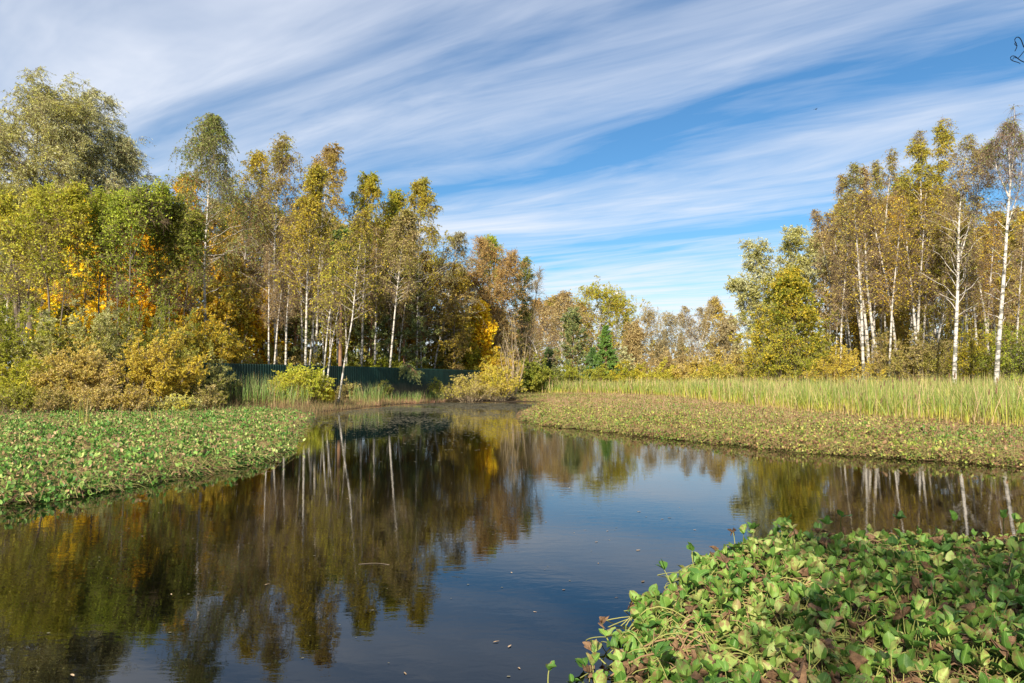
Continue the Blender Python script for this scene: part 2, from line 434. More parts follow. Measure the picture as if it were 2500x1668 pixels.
WET = gl([(-1400, 1018), (-400, 1022), (0, 1022), (300, 1012), (545, 1003), (690, 1008), (742, 1014), (790, 1004), (850, 999), (930, 991), (1000, 984), (1080, 979), (1180, 973)]) \
      + [(-3, 66), (2, 96), (24, 92), (30, 66), (36, 56), (45, 50), (70, 44), (70, 12), (30, 4.2), (8, 2.2), (2.5, 1.6), (0.4, 1.4), (-8, 0.6), (-30, 0), (-45, 10)]

def rough(poly, amp=.45, step=.7):
    o = []
    for i in range(len(poly)):
        a = np.array(poly[i][:2]); b = np.array(poly[(i + 1) % len(poly)][:2]); L = np.linalg.norm(b - a); n = int(min(max(L / step, 1), 60))
        d = (b - a) / max(L, 1e-6)
        for k in range(n):
            p = a + (b - a) * k / n
            q = (np.sin(p[0] * 2.1 + p[1] * 1.3) + np.sin(p[0] * 5.3 - p[1] * 4.1 + 1) * .6 + np.sin(p[0] * .8 + 2 + p[1] * .5)) / 2.6
            o.append(p + np.array([d[1], -d[0]]) * q * amp * (1.0 if p[1] > 7 else .25))
    return o
POND = rough(POND)
def ss(x): x = np.clip(x, 0, 1); return x * x * (3 - 2 * x)
def vnoise(x, y, s):
    return (np.sin(x * s + 1.3) * np.cos(y * s * 1.13 + 0.4) + 0.5 * np.sin(x * s * 2.3 + y * s * 1.7) + 0.25 * np.sin(x * s * 4.9 - y * s * 4.1 + 2)) / 1.75
def height(xy):
    xy = np.asarray(xy, float).reshape(-1, 2)
    dp = sdf(POND, xy); dw = sdf(WET, xy)
    z = np.where(dp < 0, -0.7 * ss(-dp / 1.2) - 0.02, 0.035 * ss(dp / 0.5) - 0.02 + 0.02 * ss(dp / 4))
    z = z + 0.85 * ss(dw / 7.0) + np.where(dw > 0, 0.05 * vnoise(xy[:, 0], xy[:, 1], 1.7) * ss(dw / 3), 0)
    z = z + np.where(dw > 30, 0.3 * vnoise(xy[:, 0], xy[:, 1], 0.05) * ss((dw - 30) / 60), 0)
    return z
def gz(x, y): return float(height([(x, y)])[0])

nu, nv = 340, 340
uu = np.linspace(-1, 1, nu); vv = np.linspace(0, 1, nv)
gx = np.sign(uu) * (np.abs(uu) * 34 + np.abs(uu) ** 5 * 2600); gy = -40 + vv * 120 + vv ** 7 * 3600
X, Y = np.meshgrid(gx, gy)
Z = height(np.stack([X.ravel(), Y.ravel()], 1))
g = Geo()
idx = np.arange(nu * nv).reshape(nv, nu)
g.add(np.stack([X.ravel(), Y.ravel(), Z], 1), np.stack([idx[:-1, :-1], idx[:-1, 1:], idx[1:, 1:], idx[1:, :-1]], -1).reshape(-1, 4))
tag(g.obj('ground', [M_GROUND]), kind='structure')

g = Geo()
g.add([(-60, -5, 0), (60, -5, 0), (60, 62, 0), (-60, 62, 0)], [(0, 1, 2, 3)])
tag(g.obj('pond_water', [M_WATER]), kind='structure')

# ------------------------------------------------------------------ trees
def grow(rng, trunks, n1=60, start=0.3, w=3.0, ang=(62, 28), droop=0.12, shape='oval', k2=6, k2len=0.45, tw=6, twlen=0.6, twdroop=0.8,
         m=7, ls=0.12, asp=0.5, leafy=0.85, gap=0.5, top=0.0, lean=0.0, r1=0.30, wind=0.0, keep_low=1.0, inner=0.18):
    ls *= 1.02; m = int(m * 2.3); asp = min(asp * 1.15, 0.9); leafy = min(1.0, leafy * 1.1)
    """trunks: list of (points, base radius). Returns Geo for trunk, twigs, crown."""
    GT, GW, gc = [], [], Geo()
    for pts, rb in trunks:
        gt, gw = Geo(), Geo(); GT.append(gt); GW.append(gw)
        pts = smooth_path(pts, 20)
        n = len(pts); tt = np.linspace(0, 1, n)
        rad = rb * ((1 - tt) ** 0.85) + 0.008 + rb * 0.35 * np.exp(-tt * 30)
        V, Fq, t = tube(pts[None], rad[None], 9)
        gt.add(V, Fq, 0, t)
        H = np.linalg.norm(pts[-1] - pts[0])
        i = np.arange(n1)
        t1 = start + (1 - start) * ((i + rng.random(n1)) / n1) ** 0.92
        rel = (t1 - start) / (1 - start)
        o, tg = poly_at(pts, t1)
        az = i * 2.39996 + rng.normal(size=n1) * 0.5
        if shape == 'oval': L = w * (0.28 + 0.72 * np.sin(np.pi * np.clip(rel * 0.9 + 0.12, 0, 1)) ** 0.9)
        elif shape == 'birch': L = w * (0.10 + 0.95 * (1 - rel) ** 0.75) * np.clip(0.55 + rel * 2.2, 0, 1)
        elif shape == 'dome': L = w * (0.75 + 0.3 * np.sin(np.pi * rel)) * (1 - 0.45 * rel ** 3)
        elif shape == 'cone': L = w * (1.02 - rel) ** 0.85 + 0.12
        elif shape == 'tall': L = w * (0.5 + 0.5 * np.sin(np.pi * np.clip(rel * 0.75 + 0.2, 0, 1)))
        L = L * rng.uniform(0.6, 1.2, n1)
        a = np.radians(ang[0] + (ang[1] - ang[0]) * rel + rng.normal(size=n1) * 9)
        d = np.stack([np.sin(a) * np.cos(az) + lean, np.sin(a) * np.sin(az), np.cos(a)], 1)
        d = nrm(d)
        s = np.linspace(0, 1, 8)
        P = o[:, None] + d[:, None] * (L[:, None] * s)[..., None]
        P[..., 2] -= droop * L[:, None] * s ** 2
        wob = np.cumsum(rng.normal(size=(n1, 8, 3)) * 0.03, axis=1); wob -= wob[:, :1]
        P = P + wob * L[:, None, None]
        rt = np.interp(t1, tt, rad)
        R1 = np.clip(rt * r1, 0.006, 0.16)[:, None] * (1 - 0.85 * s)[None]
        V, Fq, t = tube(P, R1 + 0.003, 4)
        gt.add(V, Fq, 0, t)
        if k2 > 0:
            s2 = rng.uniform(inner, 1.0, (n1, k2))
            o2, tg2 = batch_at(P, s2)
            d2 = nrm(tg2 * 0.7 + nrm(rng.normal(size=o2.shape)) * 0.85 + np.array([wind, 0, 0.12]))
            L2 = (L[:, None] * k2len * (1.1 - 0.5 * s2) * rng.uniform(0.5, 1.2, s2.shape))
            ps = np.linspace(0, 1, 5)
            P2 = o2[:, :, None] + d2[:, :, None] * (L2[..., None] * ps)[..., None]
            P2[..., 2] -= (droop * 1.2 * L2)[..., None] * ps ** 2
            P2 = P2.reshape(-1, 5, 3)
            V, Fq, t = tube(P2, np.broadcast_to((0.011 * (1 - 0.75 * ps))[None], P2.shape[:2]), 3)
            gw.add(V, Fq, 0, t)
            par = np.repeat(np.arange(n1), k2)
        else:
            P2 = P; par = np.arange(n1)
        B = len(P2)
        s3 = rng.uniform(0.15, 1.0, (B, tw))
        o3, tg3 = batch_at(P2, s3)
        d3 = nrm(tg3 * 0.55 + nrm(rng.normal(size=o3.shape)) * 0.7 + np.array([wind, 0, -0.35 * twdroop]))
        L3 = twlen * rng.uniform(0.45, 1.25, s3.shape)
        ps = np.linspace(0, 1, 4)
        P3 = o3[:, :, None] + d3[:, :, None] * (L3[..., None] * ps)[..., None]
        P3[..., 2] -= (twdroop * 0.55 * L3)[..., None] * ps ** 2
        P3[..., 0] += (wind * 0.6 * L3)[..., None] * ps ** 2
        P3 = P3.reshape(-1, 4, 3)
        V, Fq, t = tube(P3, np.broadcast_to((0.0085 * (1 - 0.6 * ps))[None], P3.shape[:2]), 3)
        gw.add(V, Fq, 0, t)
        par3 = np.repeat(par, tw)
        clump = rng.uniform(1 - gap, 1.15, n1) * leafy * (keep_low + (1 - keep_low) * rel) * np.where(rel > 1 - top, 0.15, 1.0)
        s4 = rng.uniform(0.1, 1.0, (len(P3), m))
        o4, tg4 = batch_at(P3, s4)
        d4 = nrm(tg4 * 0.35 + nrm(rng.normal(size=o4.shape)) * 0.9 + np.array([wind * 0.8, 0, -0.35]))
        keep = rng.random(s4.shape) < clump[par3][:, None]
        o4 = o4[keep] + rng.normal(size=(keep.sum(), 3)) * 0.02; d4 = d4[keep]
        V, Fq = diamonds(rng, o4, d4, ls * rng.uniform(0.6, 1.35, len(o4)), asp)
        gc.add(V, Fq)
    return GT, GW, gc

def shrub_geo(rng, H, Rx, Ry, stems=26, tw=16, twlen=0.6, k3=5, m=7, ls=0.085, asp=0.55, leafy=0.9, gap=0.5, low=0.15, bare=0.0):
    ls *= 1.05; m = int(m * 1.9)
    gt, gw, gc = Geo(), Geo(), Geo()
    az = rng.uniform(0, 2 * np.pi, stems); q = np.sqrt(rng.uniform(0.02, 1, stems))
    tip = np.stack([Rx * q * np.cos(az), Ry * q * np.sin(az), H * (1 - 0.52 * q ** 2.2) * rng.uniform(0.72, 1.0, stems)], 1)
    o = np.stack([Rx * 0.3 * q * np.cos(az), Ry * 0.3 * q * np.sin(az), np.full(stems, -0.1)], 1) + rng.normal(size=(stems, 3)) * [0.1, 0.1, 0]
    ctl = o + (tip - o) * [0.30, 0.30, 0.62]
    s = np.linspace(0, 1, 8)[None, :, None]
    P = o[:, None] * (1 - s) ** 2 + 2 * ctl[:, None] * s * (1 - s) + tip[:, None] * s ** 2
    wob = np.cumsum(rng.normal(size=P.shape) * 0.02 * H, axis=1); wob -= wob[:, :1]
    P = P + wob
    sl = np.linspace(0, 1, 8)
    V, Fq, t = tube(P, np.broadcast_to((0.012 + 0.010 * H / 3) * (1 - 0.8 * sl)[None], P.shape[:2]), 5)
    gt.add(V, Fq, 0, t)
    s2 = rng.uniform(low, 1.0, (stems, tw))
    o2, tg2 = batch_at(P, s2)
    d2 = nrm(tg2 * 0.7 + nrm(rng.normal(size=o2.shape)) * 0.9 + np.array([0, 0, 0.15]))
    L2 = twlen * rng.uniform(0.5, 1.3, s2.shape) * (1.25 - 0.5 * s2)
    ps = np.linspace(0, 1, 5)
    P2 = (o2[:, :, None] + d2[:, :, None] * (L2[..., None] * ps)[..., None]); P2[..., 2] -= (0.15 * L2)[..., None] * ps ** 2
    P2 = P2.reshape(-1, 5, 3)
    V, Fq, t = tube(P2, np.broadcast_to((0.009 * (1 - 0.6 * ps))[None], P2.shape[:2]), 3)
    gw.add(V, Fq, 0, t)
    s3 = rng.uniform(0.15, 1, (len(P2), k3))
    o3, tg3 = batch_at(P2, s3)
    d3 = nrm(tg3 * 0.6 + nrm(rng.normal(size=o3.shape)) * 0.8)
    L3 = twlen * 0.45 * rng.uniform(0.5, 1.3, s3.shape)
    p3 = np.linspace(0, 1, 3)
    P3 = (o3[:, :, None] + d3[:, :, None] * (L3[..., None] * p3)[..., None]).reshape(-1, 3, 3)
    V, Fq, t = tube(P3, np.broadcast_to((0.005 * (1 - 0.5 * p3))[None], P3.shape[:2]), 3)
    gw.add(V, Fq, 0, t)
    clump = np.repeat(rng.uniform(1 - gap, 1.15, (stems, tw)).ravel() * leafy, k3)
    s4 = rng.uniform(0.1, 1, (len(P3), m))
    o4, tg4 = batch_at(P3, s4)
    keep = rng.random(s4.shape) < clump[:, None]
    if bare > 0: keep &= (o4[..., 2] > bare * H * rng.uniform(0.3, 1.2, s4.shape))
    keep &= o4[..., 2] > 0.03
    d4 = nrm(tg4 * 0.5 + nrm(rng.normal(size=o4.shape)))[keep]; o4 = o4[keep]
    V, Fq = diamonds(rng, o4, d4, ls * rng.uniform(0.6, 1.35, len(o4)), asp)
    gc.add(V, Fq)
    return gt, gw, gc

def conifer_geo(rng, H, w, start, n1, ang, droop, tuft, spruce, lean=0.0, dens=1.0):
    gt, gw, gc = Geo(), Geo(), Geo()
    pts = smooth_path([(0, 0, -0.2), (lean * .4, 0, H * .5), (lean, 0, H)], 14)
    tt = np.linspace(0, 1, 14); rad = 0.014 * H * (1 - tt) ** 0.9 + 0.01
    V, Fq, t = tube(pts[None], rad[None], 8); gt.add(V, Fq, 0, t)
    i = np.arange(n1); rel = (i + rng.random(n1)) / n1
    t1 = start + (1 - start) * rel
    o, _ = poly_at(pts, t1)
    if spruce: L = w * (1.03 - rel) ** 0.9 + 0.1
    else: L = w * (0.45 + 0.6 * np.sin(np.pi * np.clip(rel * 0.8 + 0.15, 0, 1)))
    L = L * rng.uniform(0.6, 1.15, n1)
    az = i * 2.39996 + rng.normal(size=n1) * 0.4
    a = np.radians(ang[0] + (ang[1] - ang[0]) * rel + rng.normal(size=n1) * 8)
    d = np.stack([np.sin(a) * np.cos(az), np.sin(a) * np.sin(az), np.cos(a)], 1)
    s = np.linspace(0, 1, 7)
    P = o[:, None] + d[:, None] * (L[:, None] * s)[..., None]
    P[..., 2] += L[:, None] * (-droop * s + droop * 0.9 * s ** 2)
    V, Fq, t = tube(P, np.clip(np.interp(t1, tt, rad) * 0.28, 0.006, 0.06)[:, None] * (1 - 0.8 * s)[None], 4); gt.add(V, Fq, 0, t)
    k2 = 11
    s2 = rng.uniform(0.15, 1.0, (n1, k2)); o2, tg2 = batch_at(P, s2)
    side = nrm(np.cross(tg2, np.array([0, 0, 1.0]))) * np.where(rng.random((n1, k2, 1)) < 0.5, -1, 1)
    d2 = nrm(tg2 * 0.8 + side * 0.8 + rng.normal(size=o2.shape) * (0.15 if spruce else 0.35) + [0, 0, -0.15 if spruce else 0.2])
    L2 = L[:, None] * 0.36 * (1.15 - 0.7 * s2) * rng.uniform(0.6, 1.2, s2.shape) + 0.12
    ps = np.linspace(0, 1, 4)
    P2 = (o2[:, :, None] + d2[:, :, None] * (L2[..., None] * ps)[..., None]); P2[..., 2] -= ((0.25 if spruce else 0.0) * L2)[..., None] * ps ** 2
    P2 = P2.reshape(-1, 4, 3)
    V, Fq, t = tube(P2, np.full(P2.shape[:2], 0.006), 3); gt.add(V, Fq, 0, t)
    mm = int((26 if spruce else 24) * dens)
    s4 = rng.uniform(0.05 if spruce else 0.35, 1, (len(P2), mm)); o4, tg4 = batch_at(P2, s4)
    if spruce: d4 = nrm(tg4 * 0.7 + rng.normal(size=o4.shape) * 0.45 + [0, 0, -0.35])
    else: d4 = nrm(tg4 * 0.7 + rng.normal(size=o4.shape) * 0.7 + [0, 0, 0.2])
    o4 = o4.reshape(-1, 3); d4 = d4.reshape(-1, 3)
    V, Fq = diamonds(rng, o4, d4, tuft * rng.uniform(0.6, 1.3, len(o4)), 0.26 if spruce else 0.26)
    gc.add(V, Fq)
    return gt, gw, gc

def as_meshes(geos, mats):
    gt, gw, gc = geos
    if not isinstance(gt, list): gt, gw = [gt], [gw]
    return [g.mesh('trunk', [mats[0]]) for g in gt], [g.mesh('branches', [mats[1]]) for g in gw], gc.mesh('crown', [mats[2]])
def plant(name, meshes, loc, label, cat, ca, cb, group=None, scale=(1, 1, 1), rotz=0.0, parts=('trunk', 'branches', 'crown')):
    r = empty(name, tuple(loc), label, cat, group, rotz, scale)
    for a, b in zip(meshes[0], meshes[1]):
        o = link(parts[0], a, r)
        if len(b.vertices): link(parts[1], b, o)
    o = link(parts[2], meshes[2], r)
    o.color = (*ca, 1); o['second_colour'] = [*map(float, cb)]
    return r

# leaf colours (albedo)
C = dict(gold=(0.56, 0.43, 0.036), amber=(0.62, 0.41, 0.028), olive=(0.38, 0.36, 0.050), green=(0.20, 0.26, 0.032), moss=(0.35, 0.38, 0.032),
         orange=(0.84, 0.49, 0.020), yellow=(0.98, 0.76, 0.03), lemon=(0.64, 0.57, 0.06), mustard=(0.64, 0.50, 0.08), brown=(0.43, 0.31, 0.115), tan=(0.50, 0.39, 0.17),
         rust=(0.48, 0.31, 0.10), silver=(0.50, 0.49, 0.23), sage=(0.36, 0.36, 0.14), pine=(0.13, 0.185, 0.075), pine2=(0.27, 0.28, 0.08),
         spruce=(0.10, 0.21, 0.04), spruce2=(0.17, 0.29, 0.05), grey=(0.42, 0.37, 0.21), lime=(0.44, 0.50, 0.05))

BM = (M_BIRCH, M_TWIG, M_LEAF)
def path_tree(name, path, D, seed, rb, label, cat, ca, cb, mats=BM, group=None, extra=(), wob=0.35, **kw):
    """path: trunk as photo pixels from foot to tip, standing at distance D; extra: more stems [(path, radius)]"""
    rng = rng_(seed); rb *= 0.74
    if mats is BM: kw['w'] *= 1.95; kw['n1'] = int(kw.get('n1', 60) * 1.2); kw.setdefault('shape', 'birch'); kw['start'] *= 0.85; kw.setdefault('keep_low', 0.32); kw.setdefault('inner', 0.34)
    base = wpt(*path[0], D); base[2] = gz(base[0], D) - 0.02
    tr = []
    for pth, r in [(path, rb)] + list(extra):
        pts = np.array([wpt(px, py, D + (rng.normal() * wob if i else 0)) for i, (px, py) in enumerate(pth)])
        if pth[0][1] > 700: pts[0][2] = base[2] - 0.25
        tr.append((pts - base, r * (1.0 if r is rb else 0.8)))
    return plant(name, as_meshes(grow(rng, tr, **kw), mats), base, label, cat, C[ca], C[cb], group)

G_B1 = 'birches along the left bank'
G_B2 = 'birches on the right bank'
# --- left bank, key birches
kb = dict(n1=58, k2=6, tw=6, m=7, ls=0.125)
path_tree('birch_tree', [(505, 985), (498, 657), (509, 470), (520, 296)], 50, 11, 0.15, 'tall drooping grey green birch alone against the sky beside the willow', 'birch tree', 'sage', 'green', group=G_B1, start=0.42, w=2.7, twlen=1.0, twdroop=1.4, gap=.35, **kb)
path_tree('birch_tree', [(676, 975), (668, 657), (676, 480), (690, 350)], 53, 12, 0.17, 'tall brown birch with straight white trunk behind left end of green fence', 'birch tree', 'brown', 'olive', group=G_B1, start=0.30, w=2.6, leafy=0.55, ang=(45, 22), twlen=0.8, twdroop=1.0, **kb)
path_tree('birch_tree', [(600, 975), (596, 640), (612, 500), (632, 376)], 57, 13, 0.13, 'slender yellow green topped birch just left of the tall brown birch', 'birch tree', 'olive', 'gold', group=G_B1, start=0.35, w=2.2, leafy=0.55, keep_low=0.4, **kb)
path_tree('birch_tree', [(744, 960), (750, 680), (757, 532), (775, 420)], 47, 14, 0.125, 'birch with clean white trunk rising out of the yellow bush before the fence', 'birch tree', 'olive', 'gold', group=G_B1, start=0.45, w=1.6, leafy=0.6, ang=(38, 22), **kb)
path_tree('birch_tree', [(768, 975), (779, 650), (790, 500), (812, 371)], 55, 15, 0.15, 'tall golden brown birch second in height along the left bank', 'birch tree', 'gold', 'brown', group=G_B1, start=0.38, w=2.5, leafy=0.75, ang=(45, 25), **kb)
path_tree('birch_tree', [(784, 962), (800, 800), (817, 688), (838, 585)], 44, 16, 0.085, 'thin leaning birch, left one of the close pair before the fence', 'birch tree', 'olive', 'lemon', group=G_B1, start=0.5, w=0.9, leafy=0.5, n1=34, k2=4, tw=5, m=6, ls=0.11)
path_tree('birch_tree', [(793, 962), (808, 850), (824, 769), (848, 640)], 44.3, 17, 0.08, 'thin leaning birch, right one of the close pair before the fence', 'birch tree', 'lemon', 'olive', group=G_B1, start=0.5, w=0.9, leafy=0.45, n1=34, k2=4, tw=5, m=6, ls=0.11)
path_tree('birch_tree', [(825, 962), (845, 860), (860, 787), (869, 680), (888, 520)], 43.5, 18, 0.078, 'birch leaning right with its white foot on the grass before the fence', 'birch tree', 'olive', 'gold', group=G_B1, start=0.5, w=1.3, leafy=0.45, n1=40, k2=5, tw=5, m=6, ls=0.11)
path_tree('birch_tree', [(880, 975), (888, 700), (895, 560), (905, 432)], 58, 19, 0.15, 'gold birch with bright green tip left of the last tall birch', 'birch tree', 'gold', 'moss', group=G_B1, start=0.4, w=2.2, leafy=0.9, **kb)
path_tree('birch_tree', [(945, 975), (952, 700), (960, 580), (966, 476)], 61, 20, 0.13, 'shorter green yellow birch squeezed between two tall gold birches', 'birch tree', 'moss', 'gold', group=G_B1, start=0.4, w=2.0, leafy=0.85, **kb)
path_tree('birch_tree', [(945, 975), (965, 752), (978, 627), (996, 520)], 54, 21, 0.12, 'white birch leaning right behind the pine at the fence', 'birch tree', 'olive', 'tan', group=G_B1, start=0.55, w=1.6, leafy=0.4, **kb)
path_tree('birch_tree', [(1016, 975), (1020, 700), (1024, 560), (1030, 448)], 62, 22, 0.17, 'last tall gold birch of the left row, nearest the open sky', 'birch tree', 'gold', 'olive', group=G_B1, start=0.42, w=2.5, leafy=0.9, **kb)
path_tree('birch_tree', [(1055, 970), (1063, 874), (1090, 765), (1103, 653), (1122, 580)], 64, 23, 0.13, 'sparse pale birch leaning right beyond the last tall gold birch', 'birch tree', 'sage', 'grey', group=G_B1, start=0.35, w=2.3, leafy=0.35, **kb)
# --- brown dome trees at the right end of the left wood
path_tree('willow_tree', [(1195, 975), (1190, 800), (1180, 700), (1175, 610)], 74, 24, 0.2, 'broad russet brown domed willow at the right end of the left wood', 'willow tree', 'rust', 'rust', mats=(M_BARK, M_TWIGPALE, M_LEAF),
          extra=[([(1205, 975), (1215, 800), (1235, 700), (1250, 640)], 0.16), ([(1185, 975), (1165, 820), (1150, 740), (1140, 690)], 0.14)], start=0.26, w=3.9, shape='dome', n1=54, k2=8, tw=6, m=6, ls=0.125, leafy=0.75, ang=(58, 20), twdroop=0.2, twlen=.8)
path_tree('poplar_tree', [(1193, 975), (1193, 750), (1195, 587)], 84, 25, 0.2, 'green topped tree showing behind the russet willow dome', 'poplar tree', 'moss', 'lime', mats=(M_BARK, M_TWIG, M_LEAF), start=0.5, w=3.0, n1=50, k2=6, tw=6, m=6, ls=0.15)
path_tree('alder_tree', [(1275, 970), (1272, 780), (1285, 640)], 80, 26, 0.16, 'dark olive tree on right shoulder of the russet willow', 'alder tree', 'olive', 'green', mats=(M_BARK, M_TWIG, M_LEAF), start=0.35, w=2.2, n1=46, k2=6, tw=6, m=6, ls=0.13, leafy=.7)
path_tree('bare_tree', [(1290, 970), (1296, 800), (1318, 665)], 78, 27, 0.1, 'nearly bare twiggy tree against the sky at end of left wood', 'bare tree', 'tan', 'brown', mats=(M_BARK, M_TWIGPALE, M_LEAF), start=0.35, w=1.8, n1=40, k2=6, tw=6, m=3, ls=0.1, leafy=0.2, ang=(40, 25), twdroop=0)
path_tree('birch_tree', [(1332, 935), (1316, 880), (1304, 842), (1290, 820), (1262, 800)], 78, 28, 0.13, 'white leaning birch trunk with its top arching left over the shore', 'birch tree', 'tan', 'brown', start=0.55, w=2.2, n1=24, k2=5, tw=6, m=3, ls=0.1, leafy=0.3, wob=0.1)

# --- left: willows and alders
WM = (M_BARK, M_TWIG, M_WILLOW)
path_tree('silver_willow', [(70, 980), (78, 600), (85, 400), (100, 240)], 54, 31, 0.4, 'huge silvery gold willow towering at the left edge', 'willow tree', 'silver', 'olive', mats=WM, extra=[([(60, 980), (20, 560), (-40, 340), (-70, 300)], 0.3), ([(75, 980), (130, 560), (150, 360), (150, 275)], 0.3)],
          group='silver willows at the left edge', start=0.3, w=5.6, n1=60, k2=8, tw=8, m=8, ls=0.17, asp=0.24, shape='dome', ang=(60, 22), twlen=0.95, twdroop=0.9, wind=0.35, leafy=0.95)
path_tree('silver_willow', [(215, 980), (218, 600), (215, 420), (205, 260)], 58, 32, 0.36, 'big grey green willow right of the silvery gold one', 'willow tree', 'sage', 'silver', mats=WM, extra=[([(225, 980), (262, 600), (280, 450), (285, 370)], 0.28)],
          group='silver willows at the left edge', start=0.3, w=5.4, n1=62, k2=8, tw=8, m=8, ls=0.17, asp=0.24, shape='dome', ang=(60, 22), twlen=0.95, twdroop=1.1, wind=0.3, leafy=0.95)
AM = (M_BARK, M_TWIG, M_LEAF)
al = dict(start=0.46, shape='dome', n1=28, k2=7, tw=7, m=6, ls=0.12, asp=0.6, twdroop=0.15, ang=(55, 15), twlen=.6, gap=.65, keep_low=0.05)
G_A = 'forked alders on the left bank'
path_tree('alder_tree', [(45, 975), (48, 720), (25, 600), (10, 500)], 42, 33, 0.11, 'forked dark stemmed alder with yellow green crown at far left', 'alder tree', 'moss', 'lemon', mats=AM, group=G_A, extra=[([(47, 720), (85, 590), (95, 500)], .08), ([(-60, 975), (-70, 640), (-95, 500)], .09)], w=1.9, **al)
path_tree('alder_tree', [(122, 975), (120, 710), (95, 590), (110, 485)], 41, 34, 0.11, 'forked alder with yellow crown second from the left edge', 'alder tree', 'lemon', 'moss', mats=AM, group=G_A, extra=[([(120, 700), (150, 570), (185, 490)], .085), ([(128, 975), (165, 640), (190, 520)], .06)], w=1.9, **al)
path_tree('alder_tree', [(245, 975), (240, 730), (250, 600), (235, 490)], 43, 35, 0.10, 'forked alder in front of the brightest yellow maple', 'alder tree', 'lime', 'moss', mats=AM, group=G_A, extra=[([(262, 975), (262, 640), (290, 490)], .08)], w=1.9, **al)
path_tree('alder_tree', [(310, 975), (318, 640), (320, 560), (340, 485)], 42, 36, 0.11, 'dark stemmed alder with the greenest rounded crown', 'alder tree', 'green', 'lime', mats=AM, group=G_A, extra=[([(318, 640), (365, 540), (395, 490)], .08), ([(290, 975), (285, 640), (300, 500)], .07)], w=1.9, **al)
path_tree('alder_tree', [(420, 975), (412, 720), (425, 600), (440, 510)], 44, 37, 0.10, 'green alder at the right end of the low alder row', 'alder tree', 'green', 'olive', mats=AM, group=G_A, extra=[([(412, 720), (385, 600), (385, 520)], .07), ([(425, 975), (460, 680), (475, 540)], .06)], w=1.8, **al)
mp = dict(start=0.2, shape='oval', n1=44, k2=6, tw=6, m=7, asp=0.85, ls=0.165, ang=(75, 30), twdroop=0.3, twlen=.7)
G_M = 'autumn maples'
path_tree('maple_tree', [(210, 980), (208, 760), (205, 520)], 50, 38, 0.13, 'brightest golden yellow maple glowing behind the alders', 'maple tree', 'yellow', 'yellow', mats=AM, group=G_M, w=3.2, **mp)
path_tree('maple_tree', [(330, 980), (328, 760), (326, 540)], 51, 39, 0.13, 'golden maple behind the greenest alder', 'maple tree', 'yellow', 'orange', mats=AM, group=G_M, w=2.8, **mp)
path_tree('maple_tree', [(470, 980), (468, 800), (462, 440)], 55, 40, 0.12, 'orange leaved maple beside the drooping grey birch', 'maple tree', 'orange', 'gold', mats=AM, group=G_M, w=2.3, **{**mp, 'leafy': .6})
path_tree('maple_tree', [(560, 980), (560, 800), (562, 640)], 56, 41, 0.11, 'dark amber maple behind the left end of the fence', 'maple tree', 'amber', 'olive', mats=AM, group=G_M, w=2.4, **{**mp, 'leafy': .6})
path_tree('maple_tree', [(640, 960), (636, 860), (650, 720)], 58, 42, 0.1, 'orange maple low between the white trunks above the fence', 'maple tree', 'orange', 'yellow', mats=AM, group=G_M, w=2.0, **{**mp, 'leafy': .45})
path_tree('maple_tree', [(975, 960), (975, 860), (972, 700)], 66, 43, 0.1, 'orange maple behind the pine above the fence', 'maple tree', 'orange', 'amber', mats=AM, group=G_M, w=2.4, **{**mp, 'leafy': .6})
path_tree('maple_tree', [(1172, 960), (1172, 860), (1176, 745)], 69, 44, 0.1, 'small vivid orange maple under the russet willow', 'maple tree', 'orange', 'yellow', mats=AM, group=G_M, w=1.7, **{**mp, 'leafy': .8})
path_tree('maple_tree', [(830, 960), (830, 880), (838, 740)], 62, 45, 0.1, 'yellow maple glowing between the thin leaning birches', 'maple tree', 'yellow', 'olive', mats=AM, group=G_M, w=2.4, **{**mp, 'leafy': .55})
path_tree('maple_tree', [(1110, 965), (1110, 900), (1112, 785)], 68, 46, 0.1, 'low olive yellow maple above the right end of the fence', 'maple tree', 'moss', 'gold', mats=AM, group=G_M, w=2.8, **{**mp, 'ang': (85, 40), 'leafy': .9})

# --- pines and spruces
PM = (M_PINEBARK, M_TWIG, M_NEEDLE)
def conifer(name, px, D, toppy, w, seed, label, cat, ca, cb, spruce=False, start=0.3, n1=60, ang=(95, 45), droop=0.1, tuft=0.2, lean=0.0, dens=1.0, group=None):
    x = wpt(px, 930, D)[0]; z0 = gz(x, D); H = wpt(px, toppy, D)[2] - z0
    return plant(name, as_meshes(conifer_geo(rng_(seed), H, w, start, n1, ang, droop, tuft, spruce, lean, dens), PM), (x, D, z0), label, cat, C[ca], C[cb], group)
G_P = 'pines behind the green fence'
conifer('pine_tree', 985, 61, 655, 2.6, 51, 'green pine behind the middle of the fence, widest of the pines', 'pine tree', 'pine', 'pine2', start=0.12, n1=64, tuft=0.24, group=G_P)
conifer('pine_tree', 1035, 66, 700, 2.4, 52, 'lower pine right of the widest pine', 'pine tree', 'pine', 'pine2', start=0.1, n1=56, tuft=0.24, group=G_P)
conifer('pine_tree', 830, 52, 570, 1.1, 53, 'narrow dark pine tip between the thin leaning birches', 'pine tree', 'pine', 'green', start=0.62, n1=40, tuft=0.22, group=G_P)
conifer('pine_tree', 720, 60, 660, 2.3, 54, 'dark pine between the white trunks near the left end of fence', 'pine tree', 'pine', 'pine2', start=0.2, n1=56, tuft=0.24, group=G_P)
conifer('pine_tree', 585, 62, 690, 2.4, 55, 'dark pine left of the tall brown birch', 'pine tree', 'pine', 'green', start=0.2, n1=56, tuft=0.24, group=G_P)
conifer('pine_tree', 905, 60, 690, 2.0, 56, 'green pine left of the white leaning birch', 'pine tree', 'pine', 'pine2', start=0.2, n1=50, tuft=0.24, group=G_P)
